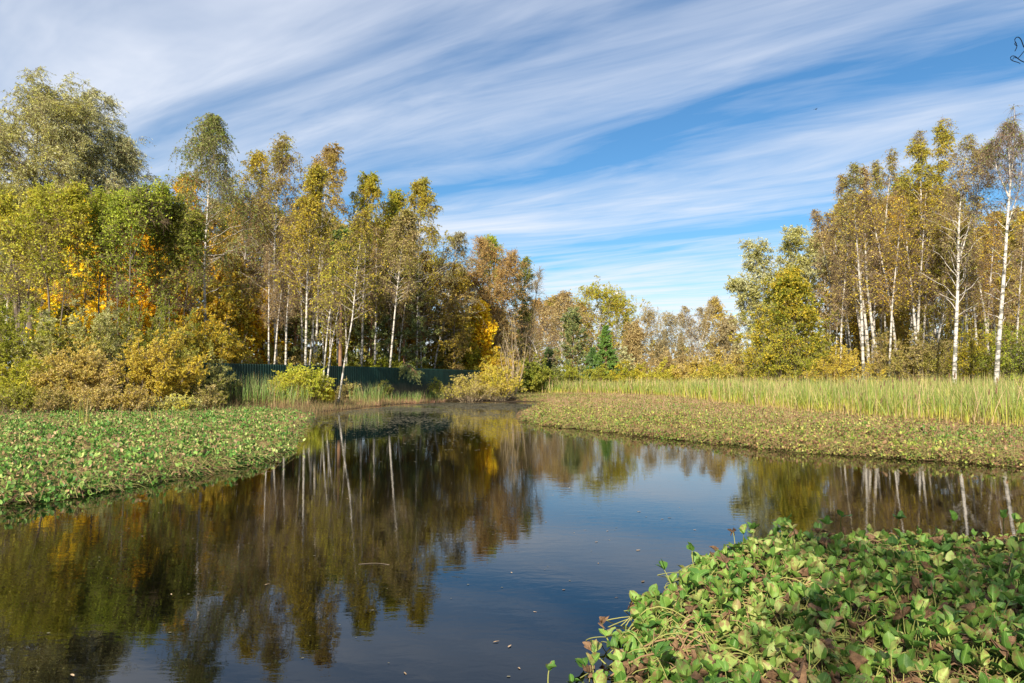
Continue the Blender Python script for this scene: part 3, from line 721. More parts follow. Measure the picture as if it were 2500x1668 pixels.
conifer('pine_tree', 1398, 110, 768, 2.6, 57, 'layered pine standing alone on the far bank', 'pine tree', 'pine', 'pine2', start=0.12, n1=64, tuft=0.32)
conifer('spruce_tree', 1480, 96, 797, 2.6, 58, 'bright green cone shaped spruce on the far bank', 'spruce tree', 'spruce', 'spruce2', True, start=0.02, n1=130, ang=(100, 60), tuft=0.22)
conifer('spruce_tree', 1530, 165, 764, 2.4, 59, 'slim dark spruce tip right of the far gold birches', 'spruce tree', 'pine', 'spruce', True, start=0.1, n1=90, ang=(100, 60), tuft=0.4)
conifer('spruce_tree', 1340, 92, 850, 1.9, 60, 'small dark spruce behind the white leaning trunk', 'spruce tree', 'spruce', 'pine', True, start=0.02, n1=90, ang=(100, 60), tuft=0.24)
conifer('spruce_tree', 1448, 102, 850, 2.0, 61, 'small dark spruce on the left of the bright cone shaped one', 'spruce tree', 'pine', 'spruce', True, start=0.02, n1=90, ang=(100, 60), tuft=0.24)
# the pine bough that hangs over the fence, a part of the widest pine
rng = rng_(62)
pine = [o for o in bpy.data.objects if o.get('label', '').startswith('green pine behind the middle')][0]
pb = np.array(pine.location)
bp_ = smooth_path([wpt(985, 870, 61), wpt(985, 885, 56), wpt(1000, 893, 52), wpt(1018, 912, 50)], 12) - pb
gb, gn = Geo(), Geo()
gb.add(*tube(bp_[None], np.linspace(.06, .015, 12)[None], 6)[:2])
for k in range(60):
    o_, tg_ = poly_at(bp_, np.array([rng.uniform(.45, 1)]))
    d_ = nrm(tg_[0] * .5 + rng.normal(size=3) * [.9, .4, .35] + [0, 0, -.45]); L_ = rng.uniform(.3, 1.1)
    q_ = o_[0] + d_ * (L_ * np.linspace(0, 1, 5))[:, None]; q_[:, 2] -= .3 * L_ * np.linspace(0, 1, 5) ** 2
    gb.add(*tube(q_[None], np.linspace(.012, .005, 5)[None], 4)[:2])
    o4, t4 = poly_at(q_, rng.uniform(.25, 1, 60))
    gn.add(*diamonds(rng, o4, nrm(t4 * .6 + rng.normal(size=(60, 3)) * .6), rng.uniform(.12, .22, 60), .2))
bo_ = gb.obj('bough', [M_PINEBARK], pine); nn_ = gn.obj('needles', [M_NEEDLE], bo_); nn_.color = (*C['pine2'], 1); nn_['second_colour'] = list(C['pine'])

# --- far bank
fb = dict(n1=46, k2=6, tw=5, m=6, ls=0.28, twlen=1.2)
G_F = 'trees of the far bank'
path_tree('birch_tree', [(1462, 950), (1464, 850), (1465, 728)], 150, 71, 0.2, 'rounded green gold birch on far bank beside the mast', 'birch tree', 'gold', 'moss', group=G_F, start=0.35, w=5.2, leafy=0.95, shape='dome', **fb)
path_tree('birch_tree', [(1500, 950), (1502, 850), (1505, 741)], 155, 72, 0.2, 'green gold birch just below the mast', 'birch tree', 'moss', 'gold', group=G_F, start=0.35, w=4.0, leafy=0.95, shape='dome', **fb)
path_tree('birch_tree', [(1372, 950), (1372, 850), (1376, 722)], 125, 73, 0.14, 'tall thin pale trunked birch with brown crown on the far bank', 'birch tree', 'brown', 'tan', group=G_F, start=0.4, w=3.6, leafy=0.5, **fb)
path_tree('birch_tree', [(1300, 950), (1302, 850), (1310, 745)], 135, 74, 0.16, 'russet birch at left end of the far bank', 'birch tree', 'rust', 'brown', group=G_F, start=0.3, w=4.6, leafy=0.75, **fb)
path_tree('birch_tree', [(1345, 950), (1346, 850), (1350, 738)], 142, 75, 0.16, 'olive brown birch second from the left on the far bank', 'birch tree', 'olive', 'rust', group=G_F, start=0.3, w=4.6, leafy=0.8, **fb)
path_tree('birch_tree', [(1415, 950), (1416, 850), (1418, 752)], 148, 76, 0.16, 'russet olive birch behind the layered far pine', 'birch tree', 'rust', 'olive', group=G_F, start=0.3, w=4.6, leafy=0.75, **fb)
path_tree('bare_tree', [(1590, 950), (1590, 850), (1588, 766)], 140, 77, 0.16, 'greyish bushy tree right of the far gold birches', 'tree', 'grey', 'tan', mats=(M_BARK, M_TWIGPALE, M_LEAF), group=G_F, start=0.2, w=4.6, leafy=0.7, shape='dome', ang=(60, 25), **{**fb, 'ls': .2})
path_tree('bare_tree', [(1545, 950), (1545, 860), (1548, 800)], 138, 78, 0.14, 'low brown tree under the slim far spruce', 'tree', 'brown', 'tan', mats=(M_BARK, M_TWIGPALE, M_LEAF), group=G_F, start=0.2, w=3.8, leafy=0.75, shape='dome', **fb)
path_tree('bare_tree', [(1640, 950), (1640, 850), (1636, 780)], 145, 79, 0.16, 'greyish tree left of the white forked birch', 'tree', 'tan', 'grey', mats=(M_BARK, M_TWIGPALE, M_LEAF), group=G_F, start=0.2, w=5.0, leafy=0.7, shape='dome', **{**fb, 'ls': .2})
path_tree('birch_tree', [(1706, 945), (1704, 865), (1690, 810), (1672, 750)], 108, 80, 0.15, 'white forked birch with bare spreading limbs on the far bank', 'birch tree', 'tan', 'grey', group=G_F, extra=[([(1704, 940), (1708, 860), (1722, 800), (1738, 745)], .12), ([(1704, 940), (1706, 850), (1705, 800), (1712, 752)], .1), ([(1700, 940), (1685, 850), (1672, 800), (1660, 770)], .08)], start=0.35, w=1.8, n1=22, k2=5, tw=6, m=4, ls=0.18, leafy=0.35, ang=(40, 25), wob=.6)
path_tree('birch_tree', [(1742, 950), (1743, 850), (1746, 735)], 130, 81, 0.15, 'brown topped tree behind the white forked birch', 'birch tree', 'tan', 'gold', group=G_F, start=0.3, w=2.8, leafy=0.6, **fb)
path_tree('bare_tree', [(1775, 950), (1775, 860), (1780, 790)], 125, 82, 0.15, 'bushy brown tree between the forked birch and the grey green willow', 'tree', 'brown', 'grey', mats=(M_BARK, M_TWIGPALE, M_LEAF), group=G_F, start=0.15, w=4.0, leafy=0.75, shape='dome', **fb)

# --- right bank
path_tree('grey_willow', [(1900, 965), (1888, 800), (1862, 700), (1840, 610)], 76, 91, 0.24, 'grey green willow leaning over the left end of the right wood', 'willow tree', 'olive', 'silver', mats=(M_BARK, M_TWIGPALE, M_WILLOW), extra=[([(1905, 965), (1915, 780), (1940, 640), (1945, 570)], .2), ([(1895, 965), (1860, 820), (1830, 760), (1805, 700)], .16), ([(1910, 965), (1950, 760), (1985, 660), (2000, 600)], .16)],
          start=0.3, w=3.6, shape='dome', n1=52, k2=7, tw=7, m=8, ls=0.14, asp=.45, leafy=0.7, ang=(60, 25), twdroop=.3)
path_tree('bird_cherry', [(1920, 965), (1922, 850), (1925, 680)], 60, 92, 0.16, 'dense olive green tree with yellowing tips at left of the right wood', 'cherry tree', 'green', 'gold', mats=AM, start=0.12, w=3.6, shape='oval', n1=80, k2=7, tw=7, m=8, ls=0.14, asp=.6, ang=(85, 30), twdroop=.1)
br = dict(n1=48, k2=6, tw=6, m=6, ls=0.125, ang=(45, 22))
path_tree('birch_tree', [(2110, 965), (2107, 843), (2071, 629), (2058, 430)], 60, 93, 0.2, 'leftmost of the four white trunks fanning from one spot', 'birch tree', 'brown', 'olive', group=G_B2, start=0.42, w=1.25, leafy=0.34, inner=0.5, r1=.2, **br)
path_tree('birch_tree', [(2122, 965), (2120, 848), (2096, 634), (2085, 405)], 59, 94, 0.21, 'second from left of the four white trunks fanning from one spot', 'birch tree', 'olive', 'sage', group=G_B2, start=0.45, w=1.25, leafy=0.34, inner=0.5, r1=.2, **br)
path_tree('birch_tree', [(2137, 965), (2136, 852), (2114, 670), (2110, 415)], 58.5, 95, 0.21, 'third from left of the four white trunks fanning from one spot', 'birch tree', 'brown', 'tan', group=G_B2, start=0.5, w=1.15, leafy=0.34, inner=0.5, r1=.2, **br)
path_tree('birch_tree', [(2128, 965), (2132, 820), (2138, 696), (2140, 400)], 61, 96, 0.19, 'rightmost of the four white trunks fanning from one spot', 'birch tree', 'tan', 'olive', group=G_B2, start=0.45, w=1.15, leafy=0.34, inner=0.5, r1=.2, **br)
path_tree('birch_tree', [(2148, 965), (2152, 700), (2165, 500), (2180, 370)], 64, 97, 0.18, 'slim birch with bare twiggy top left of the big golden birch', 'birch tree', 'olive', 'brown', group=G_B2, start=0.4, w=1.4, leafy=0.3, inner=.45, **br)
path_tree('birch_tree', [(2236, 965), (2239, 785), (2250, 518), (2245, 330)], 57, 98, 0.22, 'big golden birch, fullest crown of the right wood', 'birch tree', 'gold', 'olive', group=G_B2, start=0.3, w=2.0, leafy=0.7, inner=.42, extra=[([(2240, 800), (2270, 560), (2295, 400), (2305, 300)], .12)], n1=46, k2=7, tw=6, m=7, ls=0.13, ang=(48, 22), top=.06)
path_tree('birch_tree', [(2275, 955), (2285, 848), (2330, 652), (2350, 560)], 55, 99, 0.17, 'leaning birch crossing behind the straight white trunk at right', 'birch tree', 'gold', 'olive', group=G_B2, start=0.5, w=1.1, leafy=0.5, inner=.45, **br)
path_tree('birch_tree', [(2328, 960), (2330, 915), (2339, 696), (2341, 540), (2353, 397), (2370, 335)], 48, 100, 0.2, 'straight bright white birch, second trunk from the right edge', 'birch tree', 'tan', 'olive', group=G_B2, start=0.38, w=1.8, leafy=0.35, n1=44, k2=5, tw=6, m=6, ls=0.11, ang=(40, 25), twdroop=1.0, extra=[([(2341, 640), (2375, 520), (2395, 420), (2405, 370)], .06)])
path_tree('birch_tree', [(2428, 960), (2433, 910), (2453, 652), (2464, 473), (2480, 330), (2476, 262)], 44, 101, 0.2, 'tallest bright white birch, rightmost trunk at the edge', 'birch tree', 'green', 'sage', group=G_B2, start=0.3, w=0.85, leafy=0.13, n1=30, k2=4, tw=5, m=5, ls=0.11, ang=(42, 25), twdroop=1.1,
          extra=[([(2463, 480), (2440, 430), (2428, 390), (2425, 345)], .06), ([(2458, 560), (2492, 450), (2498, 330)], .05), ([(2466, 440), (2464, 380), (2459, 300)], .05)])
path_tree('birch_tree', [(2022, 965), (2030, 700), (2000, 560), (1992, 520)], 66, 102, 0.12, 'thin grey birch between the grey green willow and the white fan', 'birch tree', 'brown', 'tan', group=G_B2, start=0.4, w=1.4, leafy=0.35, inner=.45, **br)
path_tree('aspen_tree', [(2090, 965), (2092, 800), (2100, 600)], 64, 103, 0.12, 'orange aspen glowing around the fan of white trunks', 'aspen tree', 'amber', 'gold', mats=AM, group='aspens of the right wood', start=0.25, w=2.8, leafy=0.42, shape='oval', n1=46, k2=6, tw=6, m=6, ls=0.15, asp=.8)
path_tree('aspen_tree', [(2180, 965), (2180, 800), (2185, 590)], 66, 104, 0.12, 'gold aspen between the white fan and the big golden birch', 'aspen tree', 'gold', 'mustard', mats=AM, group='aspens of the right wood', start=0.3, w=2.5, leafy=0.34, n1=42, k2=6, tw=6, m=6, ls=0.15, asp=.8)
path_tree('aspen_tree', [(2300, 965), (2300, 800), (2305, 560)], 66, 105, 0.12, 'gold aspen behind the straight white birch', 'aspen tree', 'gold', 'olive', mats=AM, group='aspens of the right wood', start=0.3, w=2.5, leafy=0.34, n1=42, k2=6, tw=6, m=6, ls=0.15, asp=.8)
path_tree('aspen_tree', [(2420, 965), (2420, 800), (2425, 600)], 62, 106, 0.12, 'brownish aspen between the two right hand white birches', 'aspen tree', 'tan', 'gold', mats=AM, group='aspens of the right wood', start=0.25, w=2.6, leafy=0.36, n1=46, k2=6, tw=6, m=6, ls=0.15, asp=.8)
path_tree('aspen_tree', [(2500, 965), (2500, 800), (2500, 560)], 60, 107, 0.12, 'olive aspen cut by the right edge behind the tallest birch', 'aspen tree', 'olive', 'gold', mats=AM, group='aspens of the right wood', start=0.25, w=2.6, leafy=0.5, n1=46, k2=6, tw=6, m=6, ls=0.15, asp=.8)

r = plant('birch_tree', as_meshes(grow(rng_(190), [([(0, 0, -.3), (.1, 0, 5), (0, .1, 11)], .12)], n1=40, start=.4, w=3.2, k2=6, tw=6, m=5, ls=.12, leafy=.7, shape='oval'), BM), (-0.3, -6.9, .5), 'birch on the near bank casting dappled shade over the near mat', 'birch tree', C['olive'], C['gold'])

# --- background wood: instances of a few kinds that the photo does not tell apart
bgk = []
for sd, kw in ((201, dict(start=0.25, w=2.4, leafy=0.6, ang=(45, 24))), (202, dict(start=0.3, w=2.0, leafy=0.4, ang=(40, 22))), (203, dict(start=0.15, w=2.8, leafy=0.8, ang=(65, 30)))):
    bgk.append(as_meshes(grow(rng_(sd), [([(0, 0, -.2), (.2, .1, 7), (-.1, .1, 15)], .13)], n1=44, k2=6, tw=6, m=6, ls=0.17, **kw), BM if sd != 203 else AM))
rng = rng_(210)
pal = ['olive', 'brown', 'gold', 'rust', 'moss', 'tan', 'amber', 'green']
def bg_row(n, pa, pb, da, db, ta, tb, label, group, pal, kinds=(0, 1, 2)):
    for i in range(n):
        px = pa + (pb - pa) * (i + rng.uniform(0.1, 0.9)) / n; D = rng.uniform(da, db) if da is not None else np.interp(px, [470, 1180], [36.5, 66]) + rng.uniform(2, db)
        x = wpt(px, 900, D)[0]; z = gz(x, D)
        tp = np.interp(px, *zip(*[(p, q) for p, q in ta])) if isinstance(ta, list) else rng.uniform(ta, tb)
        H = wpt(px, tp + rng.uniform(0, 45), D)[2] - z
        s = H / 15
        k = int(rng.choice(kinds)); ca, cb = rng.choice(pal, 2)
        plant('wood_tree', bgk[k], (x, D, z), label, 'tree', C[ca], C[cb], group, (s * rng.uniform(.9, 1.25),) * 2 + (s,), rng.uniform(0, 6.28))
bg_row(26, 440, 1130, 62, 84, [(440, 520), (600, 480), (700, 500), (760, 480), (850, 540), (900, 530), (970, 530), (1050, 600), (1130, 660)], 0, 'thin tree lost in the dense wood behind the green fence', 'wood behind the green fence', pal)
bg_row(16, -60, 450, 60, 76, [(-60, 450), (450, 560)], 0, 'tree of the wood behind the alders and maples', 'wood behind the alders', ['olive', 'green', 'moss', 'gold'], (0, 2))
bg_row(13, 2010, 2540, 68, 92, [(2010, 560), (2100, 480), (2200, 450), (2250, 420), (2330, 440), (2400, 520), (2540, 520)], 0, 'tree lost in the dense brown and gold right wood', 'wood on the right bank', ['olive', 'gold', 'gold', 'tan', 'mustard', 'amber'], (0, 0, 1, 2))
bg_row(12, 1130, 1300, 88, 110, [(1130, 720), (1300, 780)], 0, 'tree lost behind the russet willow dome', 'wood behind the russet willow', ['olive', 'brown', 'green', 'rust'])

bgk.append(as_meshes(grow(rng_(204), [([(0, 0, -.2), (.5, .1, 7), (1.7, .1, 15)], .095)], n1=36, start=.42, w=1.5, k2=5, tw=6, m=4, ls=.12, leafy=.2, ang=(34, 20), shape='birch', inner=.3), BM))
bg_row(22, 640, 1085, None, 9, [(690, 560), (800, 520), (900, 560), (1075, 680)], 0, 'thin pale birch stem among the trees behind the green fence', 'thin birch stems behind the fence', ['gold', 'olive', 'brown', 'tan'], (3,))
bg_row(26, 2030, 2480, 54, 63, [(2020, 600), (2100, 480), (2200, 450), (2300, 430), (2400, 520), (2480, 560)], 0, 'thin pale birch stem among the trees of the right wood', 'thin birch stems of the right wood', ['gold', 'amber', 'tan', 'mustard'], (3,))
bg_row(16, 1270, 1820, 150, 185, [(1270, 770), (1420, 770), (1560, 815), (1700, 800), (1820, 800)], 0, 'brownish tree lost in the far wood beyond the reeds', 'wood of the far bank', ['olive', 'brown', 'tan', 'grey', 'rust'])

# --- shrubs
def shrub(name, px, D, toppy, wpx, seed, label, ca, cb, group=None, deep=0.8, mats=(M_BARK, M_TWIGPALE, M_LEAF), cat='shrub', **kw):
    x = wpt(px, 930, D)[0]; z0 = gz(x, D); H = max(wpt(px, toppy, D)[2] - z0, 0.6); Rx = wpx / 2 / F * D
    return plant(name, as_meshes(shrub_geo(rng_(seed), H, Rx, Rx * deep, **kw), mats), (x, D, z0), label, cat, C[ca], C[cb], group, parts=('stems', 'twigs', 'foliage'))
G_S = 'shrubs along the left bank'
sl = dict(stems=46, tw=15, k3=5, m=8, ls=0.085, twlen=0.55)
shrub('willow_shrub', 20, 36, 705, 330, 301, 'big olive green shrub at the left edge', 'moss', 'olive', G_S, **sl)
shrub('willow_shrub', 205, 36.5, 722, 300, 302, 'tall pale olive shrub behind the yellow orange shrubs', 'olive', 'silver', G_S, **sl)
shrub('willow_shrub', 205, 33.5, 830, 230, 303, 'yellow orange shrub over the left mat, left of its twin', 'mustard', 'tan', G_S, **{**sl, 'bare': .2})
shrub('willow_shrub', 385, 34, 795, 240, 304, 'yellow orange shrub over the left mat, right of its twin', 'mustard', 'gold', G_S, **{**sl, 'bare': .2})
shrub('willow_shrub', 490, 37, 855, 170, 305, 'grey olive shrub hanging in front of left end of the fence', 'olive', 'sage', G_S, **{**sl, 'stems': 30})
shrub('willow_shrub', 60, 33.5, 860, 200, 306, 'low yellow green shrub at the foot of the left edge shrub', 'moss', 'lemon', G_S, **{**sl, 'stems': 30, 'bare': .2})
shrub('willow_shrub', 435, 32.5, 962, 110, 307, 'small pale shrub on the back of the left mat', 'silver', 'lemon', G_S, stems=20, tw=10, k3=4, m=6, ls=0.08, twlen=.35)
for px, D, wd, ca, cb, lab in ((40, 31.5, 120, 'moss', 'olive', 'low straggling shrub at the mat edge by the left border'), (130, 31.2, 110, 'olive', 'brown', 'low straggling shrub at the mat edge left of the tallest cattail tuft'),
                               (235, 31.6, 120, 'mustard', 'tan', 'low straggling shrub right behind the tallest cattail tuft'), (330, 32, 110, 'gold', 'tan', 'low straggling shrub at the mat edge under the twin seam'), (500, 34.5, 90, 'olive', 'tan', 'low straggling shrub at the mat edge left of the broad reed clump')):
    shrub('fringe_shrub', px, D, 940, wd, 360 + px, lab, ca, cb, 'low shrubs along the back of the left mat', stems=34, tw=9, k3=4, m=4, ls=.075, twlen=.35, bare=.3)
shrub('dark_shrub', 345, 40, 700, 320, 308, 'dark olive shrub behind the yellow orange twins', 'olive', 'green', G_S, **sl)
shrub('dark_shrub', 500, 44, 740, 220, 309, 'dark amber shrub under the drooping grey birch', 'olive', 'amber', G_S, **{**sl, 'ls': .11})
shrub('yellow_bush', 738, 40.5, 893, 140, 310, 'bright yellow green bush on the shore before the fence', 'lemon', 'lime', None, **{**sl, 'stems': 40})
shrub('yellow_bush', 793, 41.5, 935, 46, 311, 'small orange yellow bush at the foot of the birch pair', 'yellow', 'lemon', None, stems=18, tw=10, k3=4, m=7, ls=0.085, twlen=.3)
shrub('sprawling_bush', 1150, 53, 915, 150, 312, 'sprawling pale yellow bush with bare stems on the far shore', 'lemon', 'tan', None, mats=(M_PALEBARK, M_TWIGPALE, M_LEAF), stems=40, tw=12, k3=4, m=5, ls=0.10, twlen=.7, bare=.35, leafy=.6)
shrub('sprawling_bush', 1215, 54, 893, 120, 313, 'taller pale yellow bush right of the sprawling one', 'lemon', 'mustard', None, mats=(M_PALEBARK, M_TWIGPALE, M_LEAF), stems=36, tw=12, k3=4, m=6, ls=0.10, twlen=.7, bare=.3, leafy=.7)
shrub('bare_shoots', 1250, 56, 735, 90, 314, 'tall bare pale shoots fanning up beside the sprawling bush', 'tan', 'gold', None, mats=(M_PALEBARK, M_TWIGPALE, M_LEAF), stems=16, tw=12, k3=4, m=2, ls=0.09, twlen=.8, leafy=.25)
shrub('dark_shrub', 1130, 71, 825, 170, 315, 'dark green shrub behind the right end of the fence', 'green', 'moss', None, **{**sl, 'ls': .14})
shrub('dark_shrub', 900, 60, 850, 260, 316, 'dark olive undergrowth behind the middle of the fence', 'olive', 'moss', None, **{**sl, 'ls': .14})
shrub('dark_shrub', 690, 54, 830, 260, 317, 'dark brownish undergrowth behind the left part of the fence', 'olive', 'brown', None, **{**sl, 'ls': .13, 'leafy': .6})
shrub('dark_shrub', 1030, 66, 850, 180, 318, 'dark olive undergrowth behind the right part of the fence', 'olive', 'gold', None, **{**sl, 'ls': .14})
shrub('dark_shrub', 1290, 76, 870, 130, 319, 'dark shaded shrub under the white leaning trunk', 'green', 'olive', None, **{**sl, 'ls': .15})
shrub('dark_shrub', 1215, 66, 850, 130, 320, 'dark amber shrub behind the bare pale shoots', 'amber', 'olive', None, **{**sl, 'ls': .15})
for px, D, tp, wd, ca, cb, lab in ((850, 46.5, 925, 46, 'olive', 'tan', 'small straggly bush between the leaning birch foot and the fence'), (930, 50.5, 928, 60, 'olive', 'green', 'small olive bush in front of the middle of the fence'), (1068, 56, 922, 70, 'moss', 'olive', 'small olive bush left of the sprawling pale bush'), (640, 41.5, 925, 60, 'olive', 'moss', 'thin olive bush behind the broad reed clump')):
    shrub('bank_bush', px, D, tp, wd, 380 + px, lab, ca, cb, 'small bushes in front of the fence', stems=20, tw=9, k3=4, m=4, ls=.085, twlen=.4, leafy=.7)
# far low shrubs behind the reeds
G_L = 'low shrubs behind the reed bed'
lo = dict(stems=34, tw=12, k3=4, m=6, ls=0.17, twlen=.7)
for px, D, tp, wd, ca, cb, lab in (
    (1375, 84, 888, 110, 'moss', 'olive', 'low olive shrub behind the reeds below the far layered pine'),
    (1455, 86, 893, 120, 'olive', 'moss', 'low yellowish shrub behind the reeds below the bright spruce'),
    (1535, 85, 884, 100, 'moss', 'gold', 'low green gold shrub right below the silvery bush'),
    (1590, 92, 835, 150, 'brown', 'tan', 'rounded brown shrub right of the silvery bush'),
    (1665, 100, 838, 130, 'tan', 'brown', 'tan shrub below the white forked birch, left side'),
    (1620, 82, 882, 110, 'lemon', 'olive', 'low lemon tinted shrub in front of the rounded brown shrub'),
    (1700, 80, 868, 130, 'mustard', 'tan', 'mustard shrub in front of the white forked birch'),
    (1780, 82, 842, 150, 'tan', 'mustard', 'wide mustard shrub left of the dense olive tree'),
    (1750, 76, 884, 140, 'olive', 'mustard', 'low olive shrub at the foot of the wide mustard shrub'),
    (1850, 70, 850, 120, 'olive', 'brown', 'brown olive shrub at left foot of the dense olive tree'),
    (1330, 80, 884, 90, 'green', 'sage', 'small grey green shrub right of the white leaning trunk')):
    shrub('low_shrub', px, D, tp, wd, 330 + px, lab, ca, cb, G_L, **lo)
shrub('silver_bush', 1520, 97, 842, 70, 340, 'silvery white leaved bush beside the bright spruce', 'silver', 'silver', None, mats=(M_BARK, M_TWIG, M_WILLOW), **lo)
G_R = 'shrubs under the right wood'
ro = dict(stems=44, tw=14, k3=5, m=5, ls=0.11, twlen=.75, leafy=.75)
for px, D, tp, wd, ca, cb, lab in (
    (1915, 58.5, 735, 215, 'green', 'lemon', 'broad yellow green foot of the dense olive tree'),
    (1870, 58, 790, 150, 'moss', 'gold', 'olive gold shrub leaning on left side of the dense olive tree'),
    (1985, 57, 800, 120, 'moss', 'olive', 'olive shrub on right side of the dense olive tree'),
    (2060, 55, 835, 180, 'mustard', 'gold', 'broad mustard shrub left of the white fan'),
    (2185, 56, 800, 170, 'olive', 'brown', 'brownish mustard shrub right of the white fan'),
    (2265, 55, 780, 140, 'olive', 'tan', 'tan shrub below the big golden birch'),
    (2385, 52, 770, 120, 'moss', 'gold', 'tall yellow green shrub between the two white birches'),
    (2490, 48, 745, 140, 'green', 'moss', 'dark green shrub at the right edge behind the tallest birch'),
    (2330, 58, 770, 150, 'mustard', 'olive', 'mustard shrub behind the straight white birch'),
    (2240, 66, 720, 220, 'tan', 'gold', 'tall twiggy tan thicket behind the big golden birch'),
    (2420, 62, 740, 180, 'olive', 'tan', 'tall olive thicket behind the tallest white birch'),
    (2040, 66, 740, 170, 'brown', 'olive', 'tall brown thicket behind the broad mustard shrub'),
    (2130, 64, 740, 230, 'brown', 'gold', 'brown shrub behind the feet of the white fan')):
    shrub('wood_shrub', px, D, tp, wd, 350 + px, lab, ca, cb, G_R, **ro)
shrub('edge_shrub', 2505, 32, 915, 130, 341, 'low green shrub at the right edge beside the reeds', 'lime', 'green', None, stems=26, tw=12, k3=5, m=6, ls=0.08, twlen=.4)

# --- far wood closing the view
far = Geo()
rng = rng_(400)
for i in range(46):
    px = -200 + 2900 * i / 45; D = rng.uniform(190, 240); x = wpt(px, 900, D)[0]; z = gz(x, D)
    H = rng.uniform(9, 13)
    gt, gw, gc = grow(rng, [([(x, D, z), (x, D, z + H * .5), (x + .3, D, z + H)], .16)], n1=22, start=.12, w=4.5, k2=4, tw=3, m=4, ls=0.6, twlen=1.2, leafy=.8, shape='dome', asp=.8)
    for src, mi in ((gt[0], 0), (gc, 1)):
        off = 0
        for (V, t, u), (Fc, _) in zip(src.V, src.Fs):
            far.add(V, Fc - off, mi); off += len(V)
o = far.obj('far_wood', [M_BARK, M_LEAF]); o.color = (*C['brown'], 1); o['second_colour'] = list(C['olive'])
tag(o, 'brownish wood closing the view far behind the pond', 'wood', kind='stuff')

# ------------------------------------------------------------------ fence
rng = rng_(500)
fa = np.array([wpt(470, 900, 36.5)[0], 36.5]); fbp = np.array([wpt(1180, 900, 66)[0], 66.0])
FL = np.linalg.norm(fbp - fa); fd = (fbp - fa) / FL; fn = np.array([fd[1], -fd[0]])
fr = empty('metal_fence', (fa[0], fa[1], 0), 'dark green corrugated metal fence along the wood behind the far shore', 'fence')
us = []; off = []
u0 = 0.0
while u0 < FL:
    for du, o_ in ((0, 0), (0.10, 0), (0.125, 0.03), (0.175, 0.03), (0.20, 0)):
        us.append(u0 + du); off.append(o_)
    u0 += 0.2
us = np.array(us); off = np.array(off)
ftop = 2.62; fbot = 0.2
pxy = us[:, None] * fd + off[:, None] * fn
n = len(us)
sheet = np.floor(us / 2.4); tj = (np.sin(sheet * 12.9) * 0.02)
V = np.concatenate([np.c_[pxy, np.full(n, fbot)], np.c_[pxy, ftop + tj]])
g = Geo(); i = np.arange(n - 1)
g.add(V, np.stack([i, i + 1, i + 1 + n, i + n], 1))
g.obj('panel', [M_FENCE], fr, smooth=False)
for k in range(int(FL / 2.4) + 1):
    c = fd * k * 2.4 - fn * 0.05
    g = Geo(); g.add(*tube(np.array([[[c[0], c[1], 0.0], [c[0], c[1], 2.45]]]), np.full((1, 2), 0.035), 6)[:2])
    g.obj('post', [M_FENCE], fr)
for z in (0.9, 2.3):
    g = Geo(); c = -fn * 0.02
    g.add(*tube(np.array([[[c[0], c[1], z], [c[0] + fd[0] * FL, c[1] + fd[1] * FL, z]]]), np.full((1, 2), 0.02), 4)[:2])
    g.obj('rail', [M_FENCE], fr)

# ------------------------------------------------------------------ cell mast
mD = 420
mb = wpt(1507, 900, mD); z0 = 0.4; mt = wpt(1507, 714, mD)[2]
mr = empty('cell_mast', (mb[0], mD, z0), 'thin mobile phone mast with white antennas above the far birches', 'mast')
g = Geo()
Hm = mt - z0
for k in range(3):
    a = k * 2.094; rr = np.array([0.75, 0.35])
    P = np.array([[[rr[0] * math.cos(a), rr[0] * math.sin(a), 0], [rr[1] * math.cos(a), rr[1] * math.sin(a), Hm - 1]]])
    g.add(*tube(P, np.full((1, 2), 0.13), 6)[:2])
for j in range(40):
    z1 = j * (Hm - 2) / 40; z2 = z1 + (Hm - 2) / 40; q1 = 0.75 - .4 * z1 / Hm; q2 = .75 - .4 * z2 / Hm
    for k in range(3):
        a = k * 2.094; b = a + 2.094
        g.add(*tube(np.array([[[q1 * math.cos(a), q1 * math.sin(a), z1], [q2 * math.cos(b), q2 * math.sin(b), z2]]]), np.full((1, 2), 0.05), 4)[:2])
g.obj('lattice_pole', [M_STEEL], mr)
def box(g, c, s, mat=0):
    c = np.array(c); s = np.array(s) / 2
    q = np.array([(x, y, z) for z in (-1, 1) for x, y in ((-1, -1), (1, -1), (1, 1), (-1, 1))]) * s + c
    g.add(q, [(0, 3, 2, 1), (4, 5, 6, 7), (0, 1, 5, 4), (1, 2, 6, 5), (2, 3, 7, 6), (3, 0, 4, 7)], mat)
for k, dx in enumerate((-0.55, 0.5, 0.0)):
    g = Geo(); box(g, (dx, -0.55 if k < 2 else .6, Hm - 1.4), (0.42, 0.2, 2.9)); g.obj('antenna', [M_WHITE], mr, smooth=False)
for dz, dx in ((-5.2, .8), (-3.9, .5), (-7, .3)):
    g = Geo(); P = np.array([[[dx, -0.9, Hm + dz], [dx, -0.45, Hm + dz]]]); g.add(*tube(P, np.array([[0.42, 0.15]]), 12)[:2]); g.add(*tube(np.array([[[0, 0, Hm + dz], [dx, -.45, Hm + dz]]]), np.full((1, 2), .06), 5)[:2])
    g.obj('dish', [M_STEEL], mr)

